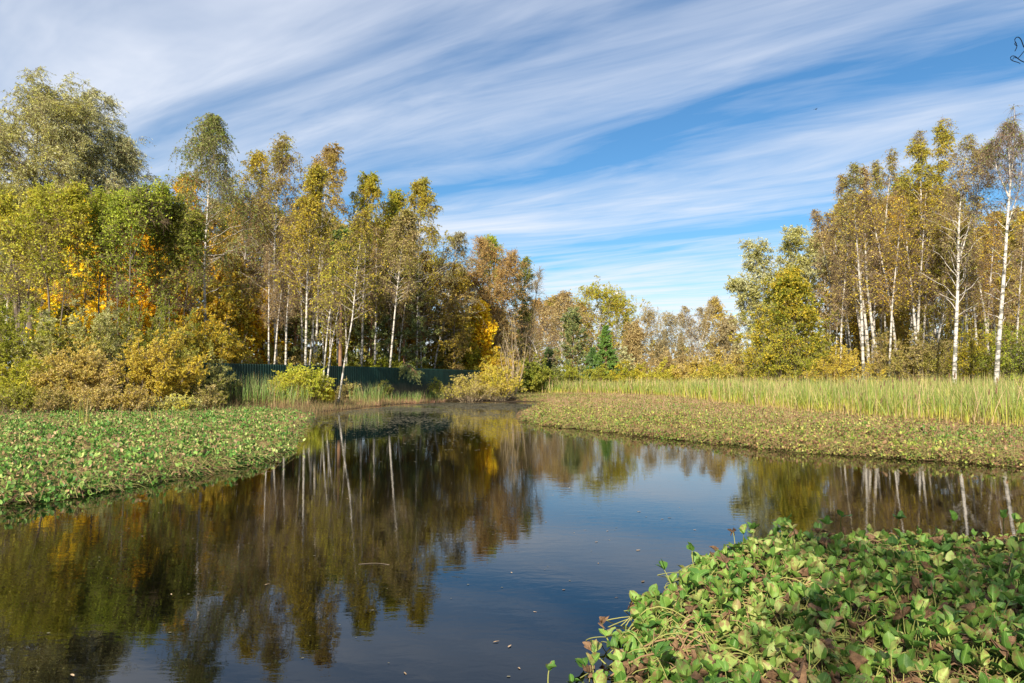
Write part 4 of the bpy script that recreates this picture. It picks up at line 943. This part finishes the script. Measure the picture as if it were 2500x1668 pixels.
# ------------------------------------------------------------------ reeds, cattails, grasses
def blades(g, rng, XY, z0, H, wd, lean=0.25, mat=0, seg=4):
    N = len(XY)
    az = rng.uniform(0, 2 * np.pi, N); ld = np.stack([np.cos(az), np.sin(az)], 1)
    ln = np.abs(rng.normal(size=N)) * lean
    s = np.linspace(0, 1, seg + 1)
    wa = rng.uniform(0, np.pi, N); wv = np.stack([np.cos(wa), np.sin(wa), np.zeros(N)], 1)
    P = np.zeros((N, seg + 1, 3))
    P[..., :2] = XY[:, None] + ld[:, None] * (ln * H)[:, None, None] * (0.3 * s + 0.7 * s ** 2)[None, :, None]
    P[..., 2] = np.asarray(z0)[..., None] + (H * (1 - 0.25 * np.minimum(ln, 1) ** 1))[:, None] * s[None]
    prof = np.array([0.7, 1.0, 0.9, 0.6, 0.06]) if seg == 4 else np.linspace(1, 0.05, seg + 1)
    Wd = (np.broadcast_to(wd, (N,)))[:, None] * prof[None] * 0.5
    A = P + wv[:, None] * Wd[..., None]; B = P - wv[:, None] * Wd[..., None]
    V = np.stack([A, B], 2).reshape(-1, 3)
    idx = np.arange(N * (seg + 1) * 2).reshape(N, seg + 1, 2)
    Fq = np.stack([idx[:, :-1, 0], idx[:, :-1, 1], idx[:, 1:, 1], idx[:, 1:, 0]], -1).reshape(-1, 4)
    t = np.broadcast_to(s[None, :, None], (N, seg + 1, 2))
    g.add(V, Fq, mat, t)
def scatter(rng, poly, n, dens=None):
    P = np.array([p[:2] for p in poly]); lo_, hi = P.min(0), P.max(0)
    got = []; c = 0
    while c < n:
        Q = rng.uniform(lo_, hi, (n * 2, 2)); k = inside(poly, Q)
        if dens is not None: k &= rng.random(len(Q)) < dens(Q)
        Q = Q[k]; got.append(Q); c += len(Q)
        if len(Q) == 0: break
    return np.concatenate(got)[:n]
rng = rng_(600)
RFRONT = gl([(1292, 965), (1400, 966), (1500, 968), (1600, 972), (1680, 981), (1760, 994), (1900, 1012), (2050, 1028), (2200, 1042), (2350, 1054), (2450, 1060)])
RPOLY = RFRONT + [(24, 24), (30, 34), (38, 46), (34, 56), (27, 68), (22, 76), (8, 82), (1.8, 82)]
g = Geo()
dfront = lambda Q: np.clip(1.25 - np.abs(sdf(RPOLY, Q)) / 12, 0.18, 1) * np.clip(40 / Q[:, 1], 0.35, 1.2)
XY = scatter(rng, RPOLY, 80000, dfront)
clus = 0.5 + 0.5 * vnoise(XY[:, 0], XY[:, 1], 1.1)
XY = XY[rng.random(len(XY)) < 0.12 + 0.88 * clus ** 1.5]
Hh = (1.0 + 1.2 * rng.random(len(XY))) * (0.90 + 0.15 * vnoise(XY[:, 0] + 9, XY[:, 1], 0.45) + 0.17 * vnoise(XY[:, 0], XY[:, 1], 1.4))
blades(g, rng, XY, np.full(len(XY), 0.0), Hh, np.clip(0.024 * XY[:, 1] / 30, 0.022, 0.055) * rng.uniform(.6, 1.3, len(XY)), 0.27)
k = rng.random(len(XY)) < .012
hx, hh = XY[k], np.minimum(Hh[k] * 1.0, 1.95)
for (x_, y_), h_ in zip(hx, hh):
    g.add(*tube(np.array([[[x_, y_, h_ - .2], [x_ + .01, y_, h_ - .1], [x_ + .02, y_, h_]]]), np.array([[.018, .028, .016]]) * max(1, y_ / 40), 5)[:2], 1)
tag(g.obj('reed_bed', [M_REED, M_WITHER]), 'wide bed of green and yellow cattail reeds behind the right mat', 'reeds', kind='stuff')
# dead pinkish stalks between mat and reeds
DP = gl([(1290, 962), (1500, 964), (1650, 977), (1750, 992), (1900, 1012), (2050, 1028), (2200, 1042), (2350, 1052), (2520, 1060), (2520, 1095), (2300, 1082), (2100, 1058), (1900, 1034), (1750, 1010), (1600, 985), (1400, 970)])
g = Geo(); XY = scatter(rng, DP, 12000, lambda Q: np.clip(35 / Q[:, 1], .3, 1))
DP2 = gl([(1330, 975), (1600, 985), (1750, 1010), (1900, 1034), (2100, 1058), (2300, 1082), (2520, 1095), (2520, 1118), (2200, 1085), (1900, 1062), (1600, 1030), (1350, 1005)])
XY = np.concatenate([XY, scatter(rng, DP2, 9000, lambda Q: np.clip(.5 + .9 * vnoise(Q[:, 0], Q[:, 1], .8), 0, 1))])
blades(g, rng, XY, np.full(len(XY), .02), rng.uniform(0.15, 0.55, len(XY)), np.clip(0.010 * XY[:, 1] / 25, .008, .02), 0.45, 0, 2)
tag(g.obj('dry_stalks', [M_DRY]), 'pinkish dead stalks between the right mat and the reeds', 'dry grass', kind='stuff')

def clump(name, px, py, D, wpx, dpx, n, h, label, mat, group=None, lean=.25, z=None, wd=.02, dry=0):
    rng = rng_(int(px * 7 + py))
    b = wpt(px, py, D); z0 = gz(b[0], D) if z is None else z
    R_ = wpx / 2 / F * D
    g = Geo()
    XY = np.stack([rng.uniform(-1, 1, n) * R_, rng.uniform(-1, 1, n) * dpx], 1)
    k = np.array([gz(b[0] + x, D + y) for x, y in XY[:1]])
    blades(g, rng, XY, np.full(n, -0.02), rng.uniform(h * .55, h, n), wd, lean)
    if dry: blades(g, rng, np.stack([rng.uniform(-1.05, 1.05, dry) * R_, rng.uniform(-1.2, 1, dry) * dpx], 1), np.full(dry, -.02), rng.uniform(.15, .55, dry) * h * .7, wd * .8, .5, 1, 2)
    o = g.obj(name, [mat, M_DRY], None, True, (b[0], D, max(z0, 0.0)))
    return tag(o, label, 'reeds', group)
G_C = 'reed clumps on the left shore'
clump('reed_clump', 610, 1000, 39, 135, 1.2, 620, 2.1, 'broad green reed clump left of the bright yellow bush', M_REEDDARK, G_C, dry=260)
clump('reed_clump', 715, 1005, 38, 80, .8, 160, 1.5, 'thin reeds at the foot of the bright yellow bush', M_REEDDARK, G_C, dry=120)
clump('reed_clump', 897, 993, 45, 70, 1.0, 300, 1.7, 'tufted reed clump with tan skirt at the far shore', M_REEDDARK, G_C, dry=420, lean=.35)
clump('reed_clump', 975, 985, 50, 100, .8, 260, 1.0, 'low dark reeds under the pine bough at the fence', M_REEDDARK, G_C, dry=600)
clump('reed_clump', 1050, 982, 53, 70, .8, 160, 1.1, 'low tan reeds left of the sprawling bush', M_REEDDARK, G_C, dry=420)
clump('reed_clump', 1345, 960, 84, 120, 2, 420, 2.3, 'dark shaded reeds at left end of the big reed bed', M_REEDDARK, None, dry=200, wd=.035)
G_CS = 'single cattail tufts in the left mat'
clump('cattail_tuft', 208, 1065, 22.5, 22, .15, 16, 1.5, 'tallest cattail tuft standing in the left mat', M_REED, G_CS, lean=.15, z=0.0, wd=.022, dry=8)
clump('cattail_tuft', 290, 1045, 25.5, 8, .1, 7, 0.95, 'short yellow cattail tuft right of the tallest one', M_REED, G_CS, lean=.08, z=0.0, wd=.022)
clump('cattail_tuft', 376, 1042, 26, 14, .1, 8, 1.2, 'leaning green cattail tuft in the middle of the left mat', M_REED, G_CS, lean=.3, z=0.0, wd=.022)
clump('cattail_tuft', 425, 1062, 23, 12, .1, 8, 0.9, 'rightmost thin cattail tuft of the left mat', M_REED, G_CS, lean=.12, z=0.0, wd=.018)
clump('cattail_tuft', 175, 1022, 29, 10, .1, 7, 1.1, 'faint cattail tuft at the back of the left mat', M_REED, G_CS, lean=.12, z=0.0, wd=.02)

# bank grass
rng = rng_(620)
BP = gl([(550, 1004), (700, 1010), (742, 1016), (790, 1006), (850, 1000), (930, 992), (1000, 985), (1080, 980), (1290, 972)]) + [(1, 70), (-4, 66), (-16, 44), (-16, 40)]
g = Geo(); XY = scatter(rng, BP, 16000)
blades(g, rng, XY, height(XY) - .02, rng.uniform(.12, .5, len(XY)), .016, .5, 0, 2)
tag(g.obj('bank_grass', [M_BANK]), 'rough brown and green grass on the bank before the fence', 'grass', kind='stuff')
BP2 = [(-40, 28.6), (-9, 31.5), (-11, 45), (-45, 46)]
g = Geo(); XY = scatter(rng, BP2, 15000)
blades(g, rng, XY, height(XY) - .02, rng.uniform(.1, .8, len(XY)), .016, .5, 0, 2)
tag(g.obj('undergrowth', [M_BANK]), 'brown undergrowth under the shrubs of the left bank', 'grass', kind='stuff')

# ------------------------------------------------------------------ floating bogbean mats
def lowleaf(rng, o, d, S, asp):
    """folded four-triangle leaflet with a lowered midrib"""
    N = len(o)
    Wv = nrm(np.cross(d, nrm(rng.normal(size=(N, 3)) * [.5, .5, .3] + [0, 0, 1.0])))
    nn = nrm(np.cross(Wv, d)); nn = nn * np.sign(nn[:, 2:3] + 1e-6)
    w_ = (S * asp * 0.5)[:, None]; Sv = S[:, None]
    V = np.stack([o, o + d * Sv * .32 + Wv * w_ * .92, o + d * Sv * .68 + Wv * w_ * .80, o + d * Sv, o + d * Sv * .68 - Wv * w_ * .80, o + d * Sv * .32 - Wv * w_ * .92,
                  o + d * Sv * .5 - nn * Sv * .10], 1).reshape(-1, 3)
    b = np.arange(N)[:, None] * 7
    Fq = np.concatenate([b + np.array([[6, i, (i + 1) % 6]]) for i in range(6)])
    return V, Fq
def mat_cover(name, poly, n, seed, label, mat, size=(.07, .11), h=(.03, .22), dens=None, stems=3000, hz=None, stemw=0.005):
    rng = rng_(seed)
    g = Geo()
    XY = scatter(rng, poly, n, dens)
    XY = XY[rng.random(len(XY)) < np.clip(0.75 + 0.75 * vnoise(XY[:, 0] * 1.3, XY[:, 1], 3.3), 0.12, 1)]
    d_in = -sdf(poly, XY)
    XY = XY + np.stack([vnoise(XY[:, 0], XY[:, 1], 1.3), vnoise(XY[:, 1], XY[:, 0], 1.9)], 1) * 0.30 + np.stack([vnoise(XY[:, 1], XY[:, 0], .6), vnoise(XY[:, 0], XY[:, 1], .8)], 1) * .35 + rng.normal(size=XY.shape) * .14
    z = rng.uniform(*h, len(XY)) * np.clip(d_in / 0.4, 0.4, 1) * (0.7 + 0.6 * vnoise(XY[:, 0], XY[:, 1], 2.6) + 0.35 * vnoise(XY[:, 0] + 5, XY[:, 1], 0.7))
    tall = rng.random(len(XY)) < 0.16 + 0.14 * vnoise(XY[:, 0] + 3, XY[:, 1], 1.1)
    z = np.where(tall, z + rng.uniform(.06, .2, len(XY)), z)
    z = np.maximum(z, 0.012)
    az = rng.uniform(0, 2 * np.pi, len(XY))
    S = rng.uniform(*size, len(XY)) * rng.uniform(.65, 1.2, len(XY)) * np.where(tall, 1.3, 1.0)
    for k in range(3):
        a = az + (k - 1) * 1.15 + rng.normal(size=len(az)) * .2
        el = rng.uniform(-0.2, 1.45, len(az))
        d = np.stack([np.cos(a) * np.cos(el), np.sin(a) * np.cos(el), np.sin(el)], 1)
        V, Fq = lowleaf(rng, np.c_[XY, z], d, S * rng.uniform(.75, 1.1, len(S)), 0.62)
        g.add(V, Fq, 0)
    SX = scatter(rng, poly, stems, dens)
    a = rng.uniform(0, 2 * np.pi, stems); L = rng.uniform(.2, .6, stems)
    s = np.linspace(0, 1, 4)
    P = np.zeros((stems, 4, 3)); P[..., :2] = SX[:, None] + np.stack([np.cos(a), np.sin(a)], 1)[:, None] * (L[:, None] * s)[..., None]
    P[..., 2] = 0.02 + rng.uniform(0, .26, (stems, 1)) * np.sin(np.pi * (0.15 + .8 * s))[None]
    half = stems // 2
    for sl_, mi in ((slice(0, half), 1), (slice(half, None), 2)):
        V, Fq, t = tube(P[sl_], np.full(P[sl_].shape[:2], stemw) * np.clip(P[sl_][:, :, 1] / 16, .7, 2.5), 3)
        g.add(V, Fq, mi)
    return tag(g.obj(name, [mat, M_STEM, M_STEMB]), label, 'water plants', kind='stuff')
LM = gl([(-900, 1290), (-300, 1262), (0, 1234), (120, 1224), (300, 1195), (430, 1170), (560, 1147), (640, 1122), (690, 1098), (712, 1072), (728, 1047), (742, 1018), (690, 1008), (545, 1003), (300, 1012), (0, 1022), (-400, 1022), (-1200, 1018)])
mat_cover('bogbean_mat', LM, 66000, 700, 'green mat of bogbean leaves floating on the left side of the pond', M_MATL, (.055, .095), (.03, .24), lambda Q: np.clip(14 / Q[:, 1], .3, 1) * np.where(Q[:, 0] < -0.8 * Q[:, 1] - 1, 0.06, 1), 22000)
RM = gl([(1276, 1027), (1330, 1039), (1420, 1049), (1500, 1058), (1600, 1069), (1700, 1078), (1800, 1089), (1900, 1100), (2000, 1108), (2130, 1117), (2300, 1128), (2500, 1141), (2800, 1158),
         (2800, 1085), (2450, 1056), (2200, 1038), (1900, 1008), (1760, 990), (1680, 979), (1600, 970), (1500, 966), (1400, 964), (1260, 961), (1205, 968), (1195, 976), (1345, 983), (1335, 991), (1305, 1001), (1282, 1015)])
mat_cover('bogbean_mat', RM, 130000, 701, 'yellowing brown mat of bogbean leaves on the right side of the pond', M_MATR, (.05, .08), (.03, .26), lambda Q: np.clip(20 / Q[:, 1], .22, 1), 44000)

def weeds(name, poly, n, seed, label, mats, freq):
    rng = rng_(seed); g = Geo()
    for mi, (lo_, hi_, ph) in enumerate(((.12, .42, 0), (.15, .5, 7))):
        XY = scatter(rng, poly, n, lambda Q: np.clip(.15 + 1.3 * vnoise(Q[:, 0] + ph, Q[:, 1] - ph, freq), 0, 1) * np.clip(22 / Q[:, 1], .3, 1))
        blades(g, rng, XY, np.full(len(XY), .03), rng.uniform(lo_, hi_, len(XY)), np.clip(.009 * XY[:, 1] / 20, .008, .02), .5, mi, 2)
    return tag(g.obj(name, mats), label, 'weeds', kind='stuff')
weeds('mat_weeds', RM, 9000, 703, 'rough straw and reddish weeds growing through the right mat', [M_DRY, M_REED], .9)
weeds('mat_weeds', LM, 2600, 704, 'thin straw and green weeds growing through the left mat', [M_DRY, M_REED], 1.1)

# near mat, every leaf shaped
def nearleaf(rng, o, d, up, S, asp, curl, nl=7, nw=5, wavy=0.05):
    """ovate leaflets with midrib, cupping and a wavy rim: grid nl x nw"""
    N = len(o)
    v = np.linspace(0, 1, nl); u = np.linspace(-1, 1, nw)
    outl = np.sin(np.pi * np.clip(v, 0, 1) ** 0.88) ** 0.58; outl[0] = 0.06; outl[-1] = 0.03
    side = nrm(np.cross(d, up)); nn = np.cross(side, d)
    S_ = S[:, None, None]
    X = S_ * v[None, :, None] * np.ones((1, 1, nw))
    Yw = S_ * asp[:, None, None] * 0.5 * outl[None, :, None] * u[None, None, :]
    Z = S_ * (curl[:, 0][:, None, None] * (v ** 2)[None, :, None] + curl[:, 1][:, None, None] * (u ** 2)[None, None, :] * outl[None, :, None])
    ph = rng.uniform(0, 6.28, N)[:, None, None]
    Z = Z + S_ * wavy * np.abs(u)[None, None, :] * np.sin(v[None, :, None] * 9 + ph + 2 * np.sign(u)[None, None, :])
    V = o[:, None, None] + d[:, None, None] * X[..., None] + side[:, None, None] * Yw[..., None] + nn[:, None, None] * Z[..., None]
    idx = np.arange(N * nl * nw).reshape(N, nl, nw)
    Fq = np.stack([idx[:, :-1, :-1], idx[:, :-1, 1:], idx[:, 1:, 1:], idx[:, 1:, :-1]], -1).reshape(-1, 4)
    t = np.broadcast_to(v[None, :, None], (N, nl, nw)); uu_ = np.broadcast_to((u + 1)[None, None, :], (N, nl, nw))
    return V.reshape(-1, 3), Fq, t, uu_
def plants(g, rng, XY, Z, size=(.075, .12), wither=0.25, base=None, stemr=.0032):
    """bogbean shoots: a leaning stem that ends in three leaflets"""
    N = len(XY)
    az = rng.uniform(0, 2 * np.pi, N)
    if base is None:
        bo = np.c_[XY + rng.normal(size=(N, 2)) * 0.13, np.full(N, -0.01)]
    else: bo = base
    tip = np.c_[XY, Z]
    mid = (bo + tip) / 2 + np.c_[rng.normal(size=(N, 2)) * .03, rng.uniform(0.0, .04, N)]
    s = np.linspace(0, 1, 6)[None, :, None]
    P = bo[:, None] * (1 - s) ** 2 + 2 * mid[:, None] * s * (1 - s) + tip[:, None] * s ** 2
    V, Fq, t = tube(P, np.broadcast_to(stemr * np.linspace(1.2, .7, 6)[None], P.shape[:2]), 5)
    g.add(V, Fq, 1)
    sd = nrm(P[:, -1] - P[:, -2])
    wi = rng.random(N) < wither
    for k in range(3):
        a = az + (k - 1) * 1.5 + rng.normal(size=N) * .25
        el = rng.uniform(0.1, 1.4, N)
        d = nrm(np.stack([np.cos(a) * np.cos(el), np.sin(a) * np.cos(el), np.sin(el)], 1) + sd * .3)
        up = nrm(np.array([0, 0, 1.0]) - d * d[:, 2:3] + rng.normal(size=(N, 3)) * .25)
        S = rng.uniform(*size, N)
        for msk, mi in ((~wi, 0), (wi, 2)):
            if not msk.any(): continue
            M = msk.sum()
            if mi == 0:
                cu = np.stack([rng.normal(size=M) * .2 - .06, rng.uniform(-.05, .34, M)], 1)
                r = nearleaf(rng, tip[msk], d[msk], up[msk], S[msk], rng.uniform(.56, .76, M), cu)
            else:
                cu = np.stack([rng.normal(size=M) * .7 - .3, rng.uniform(.5, 1.4, M)], 1)
                dd = nrm(d[msk] + np.array([0, 0, -.6]))
                r = nearleaf(rng, tip[msk], dd, nrm(np.cross(dd, rng.normal(size=(M, 3)))), S[msk] * rng.uniform(.4, .75, M), rng.uniform(.4, .7, M), cu, 8, 5, .14)
            g.add(r[0], r[1], mi, r[2], r[3])
NM = gl([(2700, 1352), (2500, 1350), (2150, 1343), (1900, 1345), (1790, 1360), (1705, 1395), (1668, 1445), (1630, 1495), (1565, 1545), (1515, 1605), (1480, 1690), (1500, 2100), (3000, 2100)])
rng = rng_(720)
g = Geo()
XY = scatter(rng, NM, 5200, lambda Q: np.clip(5.0 / Q[:, 1], .4, 1))
d_in = -sdf(NM, XY)
XY = XY + np.stack([vnoise(XY[:, 0], XY[:, 1], 3.3), vnoise(XY[:, 1], XY[:, 0], 4.1)], 1) * .2 + rng.normal(size=XY.shape) * .05
Z = (0.03 + 0.27 * rng.random(len(XY)) + np.where(rng.random(len(XY)) < .15, rng.uniform(.03, .17, len(XY)), 0)) * np.clip(d_in / 0.7 + .25, .25, 1) * (0.72 + 0.55 * vnoise(XY[:, 0], XY[:, 1], 2.7)) + .02
plants(g, rng, XY, Z, (.045, .108), 0.18)
ns = 4200
SX = scatter(rng, NM, ns, lambda Q: -sdf(NM, Q) > .1); a = rng.normal(size=ns) * .7 + np.where(rng.random(ns) < .5, 2.4, -.6); L = rng.uniform(.2, .7, ns); s = np.linspace(0, 1, 7)
P = np.zeros((ns, 7, 3)); P[..., :2] = SX[:, None] + np.stack([np.cos(a), np.sin(a)], 1)[:, None] * (L[:, None] * s)[..., None]
P[..., :2] += (rng.normal(size=(ns, 1, 2)) * .12) * (s ** 2)[None, :, None]
P[..., 2] = .015 + rng.uniform(.01, .2, (ns, 1)) * np.sin(np.pi * (.1 + .85 * s))[None]
P = P[-sdf(NM, P[:, -1, :2]) > -.06]; nh = int(len(P) * .6)
for sl_, mi in ((slice(0, nh), 1), (slice(nh, None), 3)):
    V, Fq, t = tube(P[sl_], np.broadcast_to(rng.uniform(.002, .0055, (len(P[sl_]), 1)), P[sl_].shape[:2]), 5); g.add(V, Fq, mi)
tag(g.obj('bogbean_mat', [M_MATN, M_STEM, M_WITHER, M_STEMB]), 'close mat of big bogbean leaves in the right foreground', 'water plants', kind='stuff')

# single shoots that stand clear of the near mat
def shoot(px, py, D, base_px, label, size=(.08, .11), wither=0.0, seed=0):
    rng = rng_(seed); b = gpt(*base_px); tip = wpt(px, py, D) - b
    g = Geo()
    XY = tip[None, :2]; 
    plants(g, rng, XY, np.array([tip[2]]), size, wither, np.array([[0, 0, -.02]]), .005)
    # split stem and leaves into parts
    r = empty('bogbean_shoot', tuple(b), label, 'water plant', 'single bogbean shoots at the edge of the near mat')
    st = Geo(); st.add(g.V[0][0], g.Fs[0][0] - 0); st.obj('stem', [M_STEM], r)
    off = len(g.V[0][0])
    for (V, t, u), (Fc, mi) in list(zip(g.V, g.Fs))[1:]:
        q = Geo(); q.add(V, Fc - off, 0, t, u); off += len(V)
        q.obj('leaflet', [M_MATN if mi == 0 else M_WITHER], r)
shoot(1340, 1638, 3.9, (1344, 1720), 'lone yellowish bogbean shoot standing in open water', (.05, .065), 0, 801)
shoot(1395, 1668, 3.8, (1397, 1730), 'lone green leaf tip at the bottom edge in open water', (.05, .07), 0, 802)
shoot(1622, 1392, 5.6, (1655, 1460), 'green leaf on a long stem reaching left over the water', (.08, .10), 0, 803)
shoot(1470, 1520, 4.5, (1500, 1585), 'browned shoot leaning out from the left rim of the mat', (.06, .08), 1, 804)
shoot(1445, 1590, 4.2, (1540, 1670), 'curled withered shoot bending left on a thick stem', (.07, .09), 1, 805)
shoot(1430, 1630, 4.1, (1490, 1690), 'green folded shoot lowest on the left rim of the mat', (.08, .10), 0, 806)
shoot(2055, 1262, 7.0, (2060, 1320), 'tallest green shoot on the far rim of the near mat', (.09, .12), 0, 807)
shoot(1925, 1285, 6.6, (1930, 1350), 'upright yellow green shoot on the far rim left of the tallest', (.08, .10), 0, 810)
shoot(2195, 1268, 6.8, (2200, 1330), 'upright shoot on the far rim right of the tallest', (.09, .11), 0, 811)
shoot(2330, 1272, 6.6, (2325, 1335), 'second upright shoot on the far rim from the right edge', (.08, .11), 0, 812)
shoot(2450, 1266, 6.6, (2455, 1335), 'upright shoot on the far rim nearest the right edge', (.08, .11), 0, 813)
shoot(1690, 1345, 6.0, (1710, 1410), 'dark green shoot leaning over the water on the left shoulder of the mat', (.08, .10), 0, 814)
shoot(1565, 1500, 4.8, (1590, 1560), 'pale green shoot on the left rim below the long stemmed leaf', (.07, .09), 0, 815)
shoot(1790, 1300, 6.8, (1795, 1360), 'brown curled shoot on the far left rim of the near mat', (.08, .10), 1, 808)
shoot(1840, 1295, 6.9, (1835, 1360), 'dark green shoot right of the brown curled one', (.09, .11), 0, 809)

# ------------------------------------------------------------------ leaves and specks on the water
rng = rng_(900)
lv = []
for k in range(3):
    g = Geo(); S = np.array([.05 + .008 * k])
    r = nearleaf(rng, np.array([[0, 0, 0.004]]), np.array([[1.0, 0, 0.0]]), np.array([[0, 0, 1.0]]), S, np.array([.38 + .06 * k]), np.array([[.05, .06 - .02 * k]]), 7, 5, .015)
    g.add(r[0], r[1], 0, r[2], r[3]); lv.append(g.mesh('floating_leaf', [M_FLOATLEAF]))
spots = [(1240, 1582), (1265, 1630), (992, 1648), (1203, 1570), (180, 1652), (1567, 1423), (1595, 1440), (1462, 1375), (1553, 1345), (1490, 1320), (1452, 1325), (1425, 1295), (1485, 1297), (1630, 1265),
         (1620, 1268), (1575, 1262), (1555, 1250), (1700, 1295), (1660, 1240), (1400, 1300), (1335, 1275), (1350, 1210), (1390, 1192), (418, 1450), (645, 1430), (388, 1252), (350, 1310), (290, 1300),
         (865, 1225), (845, 1218), (955, 1250), (1210, 1275), (1180, 1290), (1222, 1690), (1310, 1495), (1500, 1460), (1250, 1400), (1380, 1440), (1100, 1180)]
for i, (px, py) in enumerate(spots):
    o = link('floating_leaf', lv[i % 3], None, tuple(gpt(px, py)))
    o.rotation_euler = (0, 0, rng.uniform(0, 6.28)); q = rng.uniform(.45, 0.95); o.scale = (q, q * rng.uniform(.4, 1.1), q)
    tag(o, 'pale fallen leaf floating on the open water of the pond', 'leaf', 'fallen leaves floating on the pond')
g = Geo()
Q = gl([(745, 1024), (850, 1003), (1000, 988), (1080, 983), (1200, 985), (1340, 986), (1300, 1003), (1275, 1030), (1330, 1060), (1200, 1130), (900, 1130), (760, 1080)])
XY = scatter(rng, Q, 22000, lambda q: np.clip((q[:, 1] - 12) / 30, .02, 1) ** 1.6 * np.clip(.55 + .7 * vnoise(q[:, 0], q[:, 1], .5), .05, 1))
N = len(XY); a = np.arange(6) * np.pi / 3
Rr = rng.uniform(.012, .06, N) * np.clip(XY[:, 1] / 40, .4, 1.3)
V = np.stack([XY[:, 0][:, None] + Rr[:, None] * 1.6 * np.cos(a)[None], XY[:, 1][:, None] + Rr[:, None] * np.sin(a)[None], np.full((N, 6), .004)], -1)
g.add(V.reshape(-1, 3), np.arange(N * 6).reshape(N, 6))
Q = gl([(60, 1300), (900, 1090), (1330, 1075), (1750, 1110), (2100, 1150), (2050, 1270), (1750, 1300), (1560, 1480), (1400, 1660), (100, 1660)])
XY = scatter(rng, Q, 200); N = len(XY)
Rr = rng.uniform(.003, .008, N)
V = np.stack([XY[:, 0][:, None] + Rr[:, None] * 1.6 * np.cos(a)[None], XY[:, 1][:, None] + Rr[:, None] * np.sin(a)[None], np.full((N, 6), .004)], -1)
g.add(V.reshape(-1, 3), np.arange(N * 6).reshape(N, 6))
tag(g.obj('pond_scum', [M_SCUM]), 'greyish specks of scum and seeds on the far end of the pond', 'scum', kind='stuff')

# floating stick
b = gpt(912, 1378)
g = Geo(); P = smooth_path([(-.14, 0, .0), (-.04, .02, .006), (.06, .01, .008), (.15, -.02, .0)], 8)
g.add(*tube(P[None], np.full((1, 8), .0028), 5)[:2]); tag(g.obj('floating_stick', [M_BARK], None, True, tuple(b)), 'thin pale stick floating among the tree reflections', 'stick')

# ------------------------------------------------------------------ near twig hanging into the frame, bird
D = 5.0
tb = wpt(2700, 900, D)
tr = empty('overhanging_tree', (tb[0], D, gz(tb[0], D)), 'bare dark curled twig hanging in at the upper right edge', 'tree')
tz = np.array(tr.location)
def tw_(pts, r0, r1_): 
    P = smooth_path([wpt(a, b_, D) - tz for a, b_ in pts], max(8, 4 * len(pts)))
    g = Geo(); g.add(*tube(P[None], np.linspace(r0, r1_, len(P))[None], 6)[:2]); return g
g = tw_([(2700, 905), (2705, 500), (2690, 100), (2700, -300)], .06, .02); g.obj('trunk', [M_BARK], tr)
for pts, r0, r1_ in (([(2696, 250), (2600, 190), (2540, 162), (2512, 154), (2500, 152), (2493, 149), (2485, 143), (2479, 137), (2472, 135), (2467, 138), (2465, 142), (2467, 146), (2472, 149), (2480, 151), (2486, 152), (2491, 155)], .006, .0026),
                     ([(2692, 180), (2560, 150), (2510, 125), (2500, 117), (2496, 104), (2492, 94), (2487, 89), (2481, 90), (2477, 95), (2476, 101), (2480, 104), (2483, 106), (2484, 113), (2481, 120), (2478, 125)], .006, .0026),
                     ([(2505, 120), (2498, 128), (2490, 138), (2485, 143)], .003, .0025),
                     ([(2484, 142), (2478, 141), (2474, 141), (2473, 146)], .0025, .002),
                     ([(2484, 112), (2479, 110), (2477, 106), (2481, 104)], .003, .0022)):
    tw_(pts, r0, r1_).obj('twig', [M_NEARTWIG], tr)
b = wpt(1992, 267, 120)
g = Geo()
P = np.array([[[-.2, 0, -.03], [-.1, 0, 0], [.05, 0, .01], [.2, 0, 0]]]); g.add(*tube(P, np.array([[.02, .07, .08, .02]]), 6)[:2])
for sgn in (-1, 1):
    g.add([(.1, 0, .03), (-.06, 0, .03), (-.1, sgn * .25, .12), (.03, sgn * .28, .12), (-.14, sgn * .48, .05)], [(0, 1, 2, 3)]); g.add([(-.1, sgn * .25, .121), (.03, sgn * .28, .121), (-.14, sgn * .48, .05)], [(0, 1, 2)])
o = g.obj('bird', [M_BIRD], None, True, tuple(b)); o.rotation_euler = (0, 0, .6)
tag(o, 'tiny dark bird flying high in the blue sky', 'bird')
